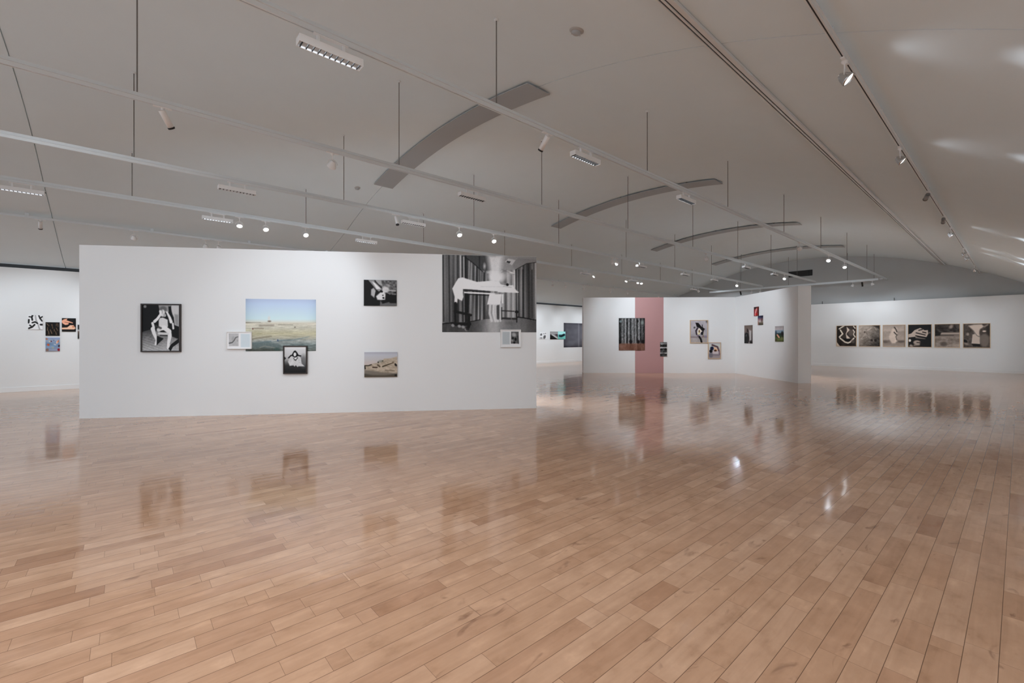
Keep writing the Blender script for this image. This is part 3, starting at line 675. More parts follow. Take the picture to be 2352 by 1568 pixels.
def a_sack():
    c = Cv(66, 84, (1190, 125, 2185, 1005), sep(74)); c.noise(30, 130, 130, 3); c.poly([(1380, 200), (1600, 160), (1880, 150), (1960, 230), (1830, 330), (1790, 480), (1810, 600), (1640, 540), (1580, 380)], sep(180), 50)
    c.poly([(1540, 520), (1660, 500), (1820, 620), (1820, 870), (1500, 850)], sep(176), 24); c.line([(1600, 420), (1700, 560), (1800, 610)], 26, sep(110), 18); c.ell(1980, 740, 170, 240, sep(108), 0, 60, 0.9); c.ell(1970, 405, 74, 30, sep(192), 0, 26); c.ell(1850, 420, 54, 90, sep(66), 0, 50, 0.8)
    c.ell(1360, 510, 50, 54, sep(150), 0, 40, 0.8); c.ell(1270, 770, 80, 50, sep(14), 0.5, 30); c.ell(1300, 870, 90, 40, sep(140), 0.3, 40, 0.8); c.poly([(1510, 870), (1800, 880), (1830, 950), (1560, 950)], sep(20), 34); c.poly([(2060, 150), (2185, 130), (2185, 600), (2060, 480)], sep(44), 60, 0.8); c.line([(1980, 240), (2100, 170)], 50, sep(150), 50, 0.8); return c

def a_ink():
    c = Cv(50, 66, (140, 125, 670, 645), 200)
    c.line([(410, 130), (430, 300), (500, 420), (560, 640)], 50, 140, 30, 0.9); c.line([(460, 140), (500, 340), (620, 640)], 40, 225, 20, 0.8)
    for p, w in (([(310, 140), (280, 200), (300, 300)], 60), ([(190, 190), (270, 200)], 40), ([(530, 140), (570, 240), (640, 330)], 50), ([(580, 230), (650, 180)], 44), ([(180, 300), (170, 400)], 60), ([(300, 400), (400, 370), (480, 420)], 50), ([(180, 600), (300, 550), (380, 470)], 56), ([(210, 490), (260, 520)], 44), ([(590, 465), (660, 465)], 60)): c.line(p, w, 14, 18)
    return c
def a_tangle():
    c = Cv(50, 66, (785, 385, 1285, 870), (22, 16, 12))
    for p in ([(830, 440), (910, 520)], [(860, 570), (860, 680)], [(890, 700), (910, 820)], [(1010, 470), (1040, 600)], [(960, 660), (1010, 790)], [(1170, 440), (1160, 520)], [(1160, 590), (1210, 680)], [(1090, 640), (1100, 700)], [(1140, 720), (1170, 820)], [(1210, 440), (1225, 540)]): c.line(p, 26, (122, 104, 84), 26, 0.85)
    c.noise(22, 60, 90, 3); return c
def a_hands():
    c = Cv(50, 66, (1370, 245, 1865, 720), (8, 4, 4))
    c.poly([(1370, 340), (1440, 290), (1570, 262), (1540, 320), (1620, 350), (1760, 400), (1750, 430), (1620, 400), (1600, 470), (1500, 490), (1420, 450), (1370, 400)], (206, 150, 124), 16); c.line([(1480, 390), (1600, 410)], 24, (130, 80, 66), 18, 0.8)
    c.poly([(1370, 580), (1560, 570), (1660, 490), (1780, 490), (1855, 600), (1800, 640), (1370, 640)], (224, 168, 142), 20); c.ell(1770, 545, 40, 30, (170, 110, 84), 0, 24); return c
def a_float():
    c = Cv(50, 66, (785, 945, 1285, 1425), (116, 134, 156)); c.vg([(0, (126, 140, 170)), (0.2, (136, 146, 164)), (0.5, (100, 122, 146)), (0.7, (116, 136, 160)), (1, (130, 130, 142))]); c.noise(14, 120, 30, 3)
    for x, y, rx, ry, q in ((830, 1000, 44, 30, (150, 110, 90)), (985, 1080, 26, 24, (88, 58, 70)), (1190, 1110, 30, 56, (220, 172, 150)), (1225, 1080, 20, 40, (170, 96, 56)), (885, 1200, 46, 34, (176, 80, 44)), (1255, 1240, 30, 40, (52, 28, 40)), (1245, 1370, 46, 44, (128, 24, 34)), (1040, 1300, 36, 24, (150, 148, 120)), (850, 1370, 50, 50, (120, 96, 84)), (930, 1085, 24, 20, (190, 180, 140)), (1110, 1190, 40, 16, (180, 176, 176)), (1070, 1050, 20, 20, (90, 100, 120))): c.ell(x, y, rx, ry, q, 0.4, 24)
    return c
def a_sliver():
    c = Cv(16, 60, (0, 0, 100, 400), 40); c.vg([(0, 60), (0.3, 20), (0.4, 170), (0.5, (90, 74, 66)), (1, 30)]); c.noise(16, 40, 50, 4); return c
def a_icons():
    c = Cv(50, 50, (130, 620, 490, 980), 214); c.ell(220, 745, 50, 60, 96, 0.3, 40); c.ell(350, 700, 40, 30, 130, 0, 40, 0.8); c.ell(440, 685, 36, 34, 120, 0, 34, 0.8); c.ell(390, 870, 60, 100, 82, 0.3, 40); c.ell(220, 920, 70, 34, 120, 0, 34); return c
def a_dune():
    c = Cv(50, 50, (660, 620, 1010, 980), 120); c.vg([(0, 110), (0.2, 150), (0.36, 120), (1, 60)]); c.line([(760, 770), (1000, 930)], 60, 168, 30); c.ell(950, 780, 60, 40, (64, 50, 58), 0.4, 40); c.poly([(665, 760), (740, 800), (960, 960), (940, 990), (660, 990)], 8, 30); return c
def a_teal():
    c = Cv(50, 50, (1020, 620, 1400, 980), (110, 180, 172)); c.vg([(0, (130, 196, 188)), (0.25, (166, 208, 208)), (0.45, (110, 176, 170)), (0.8, (104, 170, 160)), (1, (90, 140, 136))]); c.line([(1110, 820), (1200, 830), (1330, 770)], 100, (8, 44, 56), 46); c.line([(1160, 840), (1320, 780)], 60, (0, 4, 20), 30); return c
def a_curtain():
    c = Cv(60, 76, (1310, 195, 2280, 1360), (92, 92, 98)); c.noise(16, 260, 260, 2); c.line([(1890, 195), (1890, 1340)], 50, (122, 122, 128), 30, 0.8)
    e = np.exp(-(c.X-1310)/60)*40+np.exp(-(c.Y-195)/70)*40+np.exp(-(1360-c.Y)/80)*50+np.exp(-(2280-c.X)/50)*24; c.a -= e[..., None]; return c

def add_print(bm_unused, cv, w, h, y, t, name, parent):
    """a flat print w x h metres: coloured front grid at local y, thickness t behind it"""
    W, H = cv.w, cv.h
    img = np.clip(125+(cv.a-118)*1.15, 0, 250); colr = np.clip(lin(img)*1.22-0.004, 0.002, 0.90)
    xs = np.linspace(-w/2, w/2, W); zs = np.linspace(h, 0, H)
    verts = [(x, y, z) for z in zs for x in xs]
    faces = []
    for j in range(H-1):
        for i in range(W-1):
            a = j*W+i; faces.append((a+W, a+W+1, a+1, a))
    ring = [i for i in range(W)] + [j*W+W-1 for j in range(1, H)] + [(H-1)*W+i for i in range(W-2, -1, -1)] + [j*W for j in range(H-2, 0, -1)]
    n0 = len(verts)
    verts += [(verts[k][0], y+t, verts[k][2]) for k in ring]
    for k in range(len(ring)):
        k2 = (k+1) % len(ring); faces.append((ring[k], ring[k2], n0+k2, n0+k))
    faces.append(tuple(range(n0, n0+len(ring)))[::-1])
    me = bpy.data.meshes.new(name); me.from_pydata(verts, [], faces); me.update()
    at = me.color_attributes.new('print', 'FLOAT_COLOR', 'POINT')
    buf = np.ones((len(verts), 4)); buf[:n0, :3] = colr.reshape(-1, 3)
    for q, k in enumerate(ring): buf[n0+q, :3] = buf[k, :3]*0.9
    at.data.foreach_set('color', buf.ravel().astype(np.float32))
    me.materials.append(M['print'])
    o = bpy.data.objects.new(name, me); COL.objects.link(o)
    if parent is not None: o.parent = parent
    return o

WALLS = {'p1': (A1, D1), 'pl': (K, DL), 'pr': (K, DR), 'left': (Vector((X_L, 0)), Vector((0, 1))), 'end': (Vector((0, Y_END)), Vector((1, 0)))}

def picture(wall, s0, s1, z0, z1, art, label, style='dark', fw=0.02, D=0.035, off=0.001, group=None, mount=0.0, cat='framed photo', name='framed_photo'):
    P, d = WALLS[wall]; c = P + d*((s0+s1)/2); w, h = s1-s0, z1-z0
    inn = Vector((-d.y, d.x)); loc = (c.x-inn.x*off, c.y-inn.y*off, z0)
    rz = math.atan2(d.y, d.x)
    if style is None:
        o = add_print(None, art, w, h, -D, D, name, None)
        o.matrix_basis = Matrix.Translation(Vector(loc)) @ Matrix.Rotation(rz, 4, 'Z')
        return tag(o, label, cat, group)
    t = thing(name, label, cat, loc, rz, group)
    bm = bmesh.new()
    add_box(bm, -w/2, -w/2+fw, -D, 0, 0, h, 0.0015); add_box(bm, w/2-fw, w/2, -D, 0, 0, h, 0.0015)
    add_box(bm, -w/2+fw, w/2-fw, -D, 0, 0, fw, 0.0015); add_box(bm, -w/2+fw, w/2-fw, -D, 0, h-fw, h, 0.0015)
    obj('frame', bm, M[style], t)
    if mount > 0:
        a, b_ = fw, fw+mount; bm = bmesh.new()
        y0, y1 = -D+0.010, -D+0.013
        add_box(bm, -w/2+a, -w/2+b_, y0, y1, a, h-a); add_box(bm, w/2-b_, w/2-a, y0, y1, a, h-a)
        add_box(bm, -w/2+b_, w/2-b_, y0, y1, a, b_); add_box(bm, -w/2+b_, w/2-b_, y0, y1, h-b_, h-a)
        obj('mount', bm, M['mat'], t)
    else: b_ = fw
    p = add_print(None, art, w-2*b_, h-2*b_, -D+0.013, 0.004, 'print', t)
    p.location.z = b_
    return t

G6 = 'row of six sepia square photos on the end wall'
picture('p1', 0.980, 1.618, 1.148, 2.000, a_seated(), 'large dark-framed black and white photo of a seated figure with hands raised to the head', 'darkframe', 0.022, 0.04)
picture('p1', 2.684, 3.897, 1.155, 2.107, a_beach(), 'large unframed colour print of pale sand flats under a blue sky', None, D=0.004, cat='photo print', name='photo_print')
picture('p1', 2.374, 2.795, 1.197, 1.512, a_bookL(), 'white-framed pair of grey pages overlapping the left edge of the beach print', 'whiteframe', 0.012, 0.035, off=0.006)
picture('p1', 3.334, 3.752, 0.735, 1.255, a_shawl(), 'black-framed black and white photo of a shawled figure below the beach print', 'darkframe', 0.022, 0.035, off=0.006)
picture('p1', 4.757, 5.357, 2.004, 2.490, a_figures(), 'small dark black and white print, upper one left of the curtain mural', None, D=0.02, cat='photo print', name='photo_print')
picture('p1', 4.766, 5.369, 0.657, 1.128, a_rocks(), 'small colour print of tan rocks under a grey sky, lower left of the mural', None, D=0.02, cat='photo print', name='photo_print')
picture('p1', 6.212, 8.062, 1.508, 3.006, a_mural(), 'huge black and white wall print of a sheeted table between curtains', None, D=0.003, cat='photo mural', name='photo_mural')
picture('p1', 7.340, 7.748, 1.215, 1.560, a_bookR(), 'white-framed pair of pages at the lower edge of the curtain mural', 'whiteframe', 0.012, 0.035, off=0.005)
picture('left', -1.910, -1.644, 1.616, 1.993, a_ink(), 'black and white abstract print on the left wall, leftmost of its cluster', None, D=0.02, cat='photo print', name='photo_print', group='photo cluster on the left wall')
picture('left', -1.592, -1.329, 1.454, 1.814, a_tangle(), 'dark brown tangled print directly above the blue print', None, D=0.02, cat='photo print', name='photo_print', group='photo cluster on the left wall')
picture('left', -1.287, -1.017, 1.567, 1.931, a_hands(), 'print of pale hands on a black ground on the left wall', None, D=0.02, cat='photo print', name='photo_print', group='photo cluster on the left wall')
picture('left', -1.592, -1.326, 1.040, 1.407, a_float(), 'blue print with scattered red and orange spots, lowest of the left cluster', None, D=0.02, cat='photo print', name='photo_print', group='photo cluster on the left wall')
picture('left', -0.981, -0.72, 1.375, 1.758, a_sliver(), 'dark print half hidden behind the left end of the long partition', None, D=0.02, cat='photo print', name='photo_print', group='photo cluster on the left wall')
picture('left', 16.792, 17.326, 1.327, 1.697, a_icons(), 'small whitish print with four grey blots seen through the gap', None, D=0.02, cat='photo print', name='photo_print')
picture('left', 17.633, 18.240, 1.313, 1.740, a_dune(), 'small grey and black print left of the teal print', None, D=0.02, cat='photo print', name='photo_print')
picture('left', 18.246, 18.86, 1.312, 1.749, a_teal(), 'small teal print with a dark blue shape', None, D=0.02, off=0.006, cat='photo print', name='photo_print')
picture('left', 18.745, 20.9, 0.849, 2.245, a_curtain(), 'large slate grey print beside the teal print, partly behind the angled partition', None, D=0.004, cat='photo print', name='photo_print')
picture('pl', -4.560, -3.538, 0.902, 2.179, a_trees(), 'large dark woodland print half on the pink band', None, D=0.02, off=0.003, cat='photo print', name='photo_print')
picture('pl', -2.932, -2.671, 0.661, 1.226, a_slim(), 'narrow black and white print on the right edge of the pink band', None, D=0.02, off=0.003, cat='photo print', name='photo_print')
picture('pl', -1.771, -1.072, 1.184, 2.097, a_dancer(), 'pale-wood-framed photo of a dark leaping figure, larger of the stepped pair', 'lightframe', 0.022, 0.035)
picture('pl', -1.071, -0.578, 0.573, 1.218, a_workers(), 'pale-wood-framed photo with blue and orange shapes, smaller of the stepped pair', 'lightframe', 0.02, 0.035)
picture('pr', 0.715, 1.258, 1.191, 1.863, a_ladder(), 'tall dark brown print left on the shaded face of the angled partition', None, D=0.02, cat='photo print', name='photo_print')
picture('pr', 1.378, 1.679, 2.183, 2.511, a_red(), 'small red print, highest on the angled partition', None, D=0.02, cat='photo print', name='photo_print')
picture('pr', 1.636, 1.941, 1.850, 2.180, a_blue(), 'small blue-topped print touching the red print at its lower corner', None, D=0.02, cat='photo print', name='photo_print')
picture('pr', 2.675, 3.118, 1.274, 1.784, a_valley(), 'small green valley print near the free end of the angled partition', None, D=0.02, cat='photo print', name='photo_print')
six = [(-5.883, -5.093, a_mirror, 'sepia photo of bright zigzag bands on black, leftmost in the row of six'),
       (-5.004, -4.216, a_bark, 'sepia photo of mottled bark texture, second from the left in the row of six'),
       (-4.132, -3.346, a_sheet, 'pale sepia photo of a crumpled sheet with a dark crack in the row of six'),
       (-3.269, -2.492, a_hand, 'sepia photo of a closed hand on black in the row of six'),
       (-2.414, -1.640, a_table, 'sepia photo of a dark ledge over rough ground, fifth in the row of six'),
       (-1.555, -0.779, a_sack, 'sepia photo of a pale sack and round stone, rightmost in the row of six')]
for s0, s1, fn, lb in six:
    picture('end', s0, s1, 0.985, 1.985, fn(), lb, 'lightframe', 0.018, 0.035, group=G6)

# ------------------------------------------------------------------ ceiling tracks
TR = {2: (-1.09, 4.02), 3: (-4.00, 4.03), 4: (-6.43, 4.03), 5: (-8.77, 4.03), 6: (-11.20, 4.03), 7: (-14.10, 3.99)}   # x, underside z
RODS = [-6.2, -3.05, 0.10, 3.25, 6.42, 9.45, 12.78, 16.0, 19.1, 22.2]

def rail_bm(x, y0, y1, z, flat=False):
    """underside at z: slotted track under a wider carrier profile"""
    bm = bmesh.new()
    if flat:
        add_box(bm, x-0.018, x-0.006, y0, y1, z, z+0.034); add_box(bm, x+0.006, x+0.018, y0, y1, z, z+0.034)
        add_box(bm, x-0.0295, x+0.0295, y0, y1, z+0.034, z+0.044)
    else:
        add_box(bm, x-0.020, x-0.006, y0, y1, z, z+0.032); add_box(bm, x+0.006, x+0.020, y0, y1, z, z+0.032)
        add_box(bm, x-0.020, x+0.020, y0, y1, z+0.032, z+0.040)
        add_box(bm, x-0.034, x+0.034, y0, y1, z+0.040, z+0.046); add_box(bm, x-0.014, x+0.014, y0, y1, z+0.046, z+0.085)
    return bm

tl = {3: 'long white suspended track nearest the camera, crossing the top of the photo',
      4: 'second suspended track, crossing the left end of the nearest curved panel',
      5: 'third suspended track, entering at the left edge at a third of the height',
      6: 'fourth suspended track, passing just above the long partition'}
for k in (3, 4, 5, 6):
    x, z = TR[k]; y1 = {3: 26.2, 4: 24.9, 5: 24.9, 6: 26.0}[k]
    t = thing('lighting_track', tl[k], 'lighting track', (x, 0, z), 0, 'white suspended lighting tracks')
    obj('rail', rail_bm(0, -8.9, y1, 0), M['rail'], t)
    obj('conductor_slot', box(-0.006, 0.006, -8.89, y1-0.01, 0.012, 0.018), M['slot'], t)
    obj('end_cap', box(-0.022, 0.022, y1, y1+0.02, 0.0, 0.05, 0.004), M['black' if k in (3, 6) else 'rail'], t)
    cz = ceil_z(x)-z
    for ry in RODS:
        r = obj('suspension_rod', add_tube(bmesh.new(), (0, ry, 0.085), (0, ry, cz+0.004), 0.0065, 8), M['rod'], t)
        obj('ceiling_canopy', lathe([(0, 0), (0.03, 0), (0.03, -0.008), (0.012, -0.02), (0, -0.02)], 16, Matrix.Translation((0, ry, cz))), M['rail'], r)
t = thing('lighting_track', 'cross track tying the suspended tracks together below the dark wall grille', 'lighting track', (0, 24.95, 3.985), 0, 'white suspended lighting tracks')
m90 = Matrix.Rotation(-PI/2, 4, 'Z')
bm = rail_bm(0, -11.57, -4.10, 0)
for v in bm.verts: v.co = Vector((v.co.y, v.co.x, v.co.z-0.05))
obj('rail', bm, M['rail'], t)
for cx_ in (-11.2, -8.77, -6.43, -4.0):
    obj('coupler', box(cx_-0.05 if cx_ > -11 else -11.25, cx_+0.05, -0.05, 0.05, -0.02, 0.012, 0.004), M['rail'], t)
for cx_ in (-9.9, -7.6, -5.2, -4.25):
    obj('suspension_rod', add_tube(bmesh.new(), (cx_, 0, 0.0), (cx_, 0, ceil_z(cx_)-4.03+0.004), 0.0065, 8), M['rod'], t)

for k, y0, lb in ((2, -8.9, 'single ceiling-mounted track with shining lamps along the right side'),
                  (7, -8.9, 'ceiling-mounted track low on the left side of the vault')):
    x, z = TR[k]
    t = thing('lighting_track', lb, 'lighting track', (x, 0, z), 0, 'ceiling-mounted lighting tracks')
    obj('rail', rail_bm(0, y0, 26.3, 0, True), M['alu' if k == 2 else 'rail'], t)
    obj('conductor_slot', box(-0.006, 0.006, y0, 26.29, 0.006, 0.012), M['slot'], t)
    for q in range(17):
        yy = y0+1+q*2.1; obj('mounting_block', box(-0.012, 0.012, yy-0.03, yy+0.03, 0.044, ceil_z(x)-z+0.01), M['rail'], t)
x, z = -2.15, 4.50
t = thing('lighting_track', 'empty double-slotted metal track running along the crown side of the vault', 'lighting track', (x, 0, z), 0, 'ceiling-mounted lighting tracks')
bm = bmesh.new()
for a, b_ in ((-0.055, -0.040), (-0.024, -0.004), (0.012, 0.055)): add_box(bm, a, b_, -8.9, 26.4, 0, 0.03)
add_box(bm, -0.055, 0.055, -8.9, 26.4, 0.030, 0.035)
obj('rail', bm, M['alu'], t)
obj('conductor_slot', box(-0.040, 0.012, -8.89, 26.39, 0.012, 0.018), M['slot'], t)
for q in range(17): obj('mounting_block', box(-0.02, 0.02, -8+q*2.1, -7.94+q*2.1, 0.035, ceil_z(x)-z+0.005), M['rail'], t)

# ------------------------------------------------------------------ lamps on the tracks
def aim_matrix(p, target):
    v = Vector(target)-Vector(p)
    return Matrix.Translation(Vector(p)) @ v.to_track_quat('Z', 'Y').to_matrix().to_4x4(), v.normalized()

def spotlight(k, y, target, label, kind='par', lit=True, watt=SPOT_W, angle=75, group=None, xo=None, axis='Y', z=None, body='fit'):
    """kind: par = short round reflector on a yoke, can = long cylinder"""
    x = TR[k][0] if xo is None else xo; zt = TR[k][1] if z is None else z
    t = thing('cylinder_spotlight' if kind == 'can' else 'track_spotlight', label, 'spotlight', (x, y, zt), 0, group or ('cylinder spotlights on the tracks' if kind == 'can' else 'round spotlights on the tracks'))
    L_ = lambda v: (v[0]-x, v[1]-y, v[2]-zt)
    bm = bmesh.new()
    if axis == 'Y': add_box(bm, -0.016, 0.016, -0.085, 0.085, -0.014, -0.0005, 0.003)
    else: add_box(bm, -0.085, 0.085, -0.016, 0.016, -0.014, -0.0005, 0.003)
    obj('track_adapter', bm, M['fit'], t)
    if kind == 'can':
        piv = (x, y, zt-0.055)
        obj('stem', add_lathe(bmesh.new(), [(0, 0), (0.016, 0), (0.012, -0.03), (0.010, -0.05), (0, -0.05)], 14, Matrix.Translation((0, 0, -0.012))), M['fit'], t, True)
        m, d = aim_matrix(L_(piv), L_(target))
        b = obj('housing', lathe([(0, -0.02), (0.030, -0.02), (0.034, -0.012), (0.034, 0.165), (0.031, 0.165), (0.031, 0.13), (0, 0.13)], 24, m), M[body], t, True)
        r = obj('snoot', lathe([(0.0345, 0.165), (0.036, 0.166), (0.036, 0.185), (0.030, 0.186), (0.029, 0.14)], 24, m), M['black'], t, True)
        le = obj('lens', lathe([(0, 0.145), (0.029, 0.145)], 24, m), M['lens_dim' if lit else 'black'], t)
        tip = 0.19
    else:
        piv = (x, y, zt-0.165)
        obj('stem', add_lathe(bmesh.new(), [(0, 0), (0.03, 0), (0.022, -0.018), (0.007, -0.028), (0.007, -0.10), (0, -0.10)], 14, Matrix.Translation((0, 0, -0.012))), M['fit'], t, True)
        m, d = aim_matrix(L_(piv), L_(target))
        R_ = 0.062
        bm = bmesh.new()      # yoke: half ring round the reflector
        side = Vector((-d.y, d.x, 0)); side = side.normalized() if side.length > 1e-4 else Vector((1, 0, 0))
        c0 = Vector(L_(piv)); prev = None
        for q in range(9):
            a = PI*q/8; p = c0 + side*math.cos(a)*(R_+0.008) + Vector((0, 0, 1))*math.sin(a)*(R_+0.008)
            if prev is not None: add_tube(bm, prev, p, 0.005, 6)
            prev = p
        obj('yoke', bm, M['fit'], t)
        obj('reflector', lathe([(0, -0.055), (0.020, -0.055), (0.026, -0.045), (0.045, -0.015), (R_-0.004, 0.025), (R_, 0.03), (R_, 0.048), (R_-0.006, 0.048), (R_-0.01, 0.03), (0, 0.025)], 24, m), M['chrome' if k == 2 else 'fit'], t, True)
        obj('lens', lathe([(0, 0.042), (0.03, 0.041), (R_-0.008, 0.036)], 24, m), M['lens' if lit else 'black'], t, True)
        tip = 0.055
    if lit and watt > 0:
        src = Vector(piv)+d*tip
        bare_light('SPOT', tuple(src), target, watt, 0.03, angle, 0.75, t)
    if k == 2 and kind == 'par' and y < 22:      # spill through the open reflector
        bare_light('SPOT', tuple(src), (2.0, y+0.1, 2.9), 1.7, 0.02, 100, 0.9, t)
    return t

def track_light(k, yc, label, lit=1.0):
    """louvred linear wall-washer hanging under the track on two stems"""
    x, zt = TR[k]
    t = thing('louvred_track_light', label, 'light fitting', (x, yc, zt), 0, 'louvred track lights')
    obj('track_adapter', box(-0.016, 0.016, -0.15, 0.15, -0.012, -0.0005, 0.003), M['fit'], t)
    for s in (-0.11, 0.11): obj('stem', box(-0.012, 0.012, s-0.012, s+0.012, -0.085, -0.011, 0.003), M['fit'], t)
    bm = bmesh.new(); a, L2 = 0.05, 0.275
    add_box(bm, -a, a, -L2, L2, -0.092, -0.085, 0.002); add_box(bm, -a, -a+0.005, -L2, L2, -0.150, -0.09, 0.0015); add_box(bm, a-0.005, a, -L2, L2, -0.150, -0.09, 0.0015)
    add_box(bm, -a+0.005, a-0.005, -L2, -L2+0.005, -0.150, -0.09, 0.001); add_box(bm, -a+0.005, a-0.005, L2-0.005, L2, -0.150, -0.09, 0.001)
    obj('housing', bm, M['fit'], t)
    bm = bmesh.new()
    for q in range(11):
        yy = -L2+0.03+q*(2*L2-0.06)/10; add_box(bm, -a+0.006, a-0.006, yy-0.003, yy+0.003, -0.149, -0.134)
    obj('louvre', bm, M['black'], t)
    obj('end_knob', add_lathe(bmesh.new(), [(0, 0), (0.008, 0), (0.008, 0.01), (0, 0.01)], 10, Matrix.Translation((0, L2, -0.10)) @ Matrix.Rotation(-PI/2, 4, 'X')), M['black'], t)
    bare_light('AREA', (x, yc, zt-0.128), (x, yc, 0), WASH_W*lit, 0.075, parent=t, sy=0.50)
    return t

LT = [(3, 1.37, 'louvred light nearest the camera at the top, its black blades showing'),
      (3, 4.86, 'louvred light just past the first curved panel on the front track'),
      (3, 7.71, 'louvred light on the front track hanging past the second curved panel'),
      (4, 4.67, 'louvred light on the second track to the right of the nearest curved panel'),
      (4, 16.73, 'louvred light on the second track before the angled partition'),
      (4, 19.47, 'louvred light on the second track left of the dark wall grille'),
      (5, 1.44, 'louvred light on the third track in the left part of the ceiling'),
      (5, 4.78, 'louvred light beside a lit cylinder spot above the long partition'),
      (5, 13.70, 'far louvred light on the third track, leftmost of its distant three'),
      (5, 16.80, 'far louvred light on the third track, middle of its distant three'),
      (5, 19.37, 'far louvred light on the third track, rightmost of its distant three'),
      (6, -1.33, 'louvred light at the left edge of the photo on the fourth track'),
      (6, 1.48, 'louvred light left of three bright lamps over the long partition'),
      (6, 4.74, 'louvred light on the fourth track just above the long partition top'),
      (6, 13.59, 'small far louvred light left of a single bright lamp over the gap'),
      (6, 16.86, 'small far louvred light among the bright cluster over the gap'),
      (6, 22.35, 'farthest louvred light on the fourth track above the pink band')]
for k, yc, lb in LT: track_light(k, yc, lb, 1.0 if k in (3, 6) else 0.12)

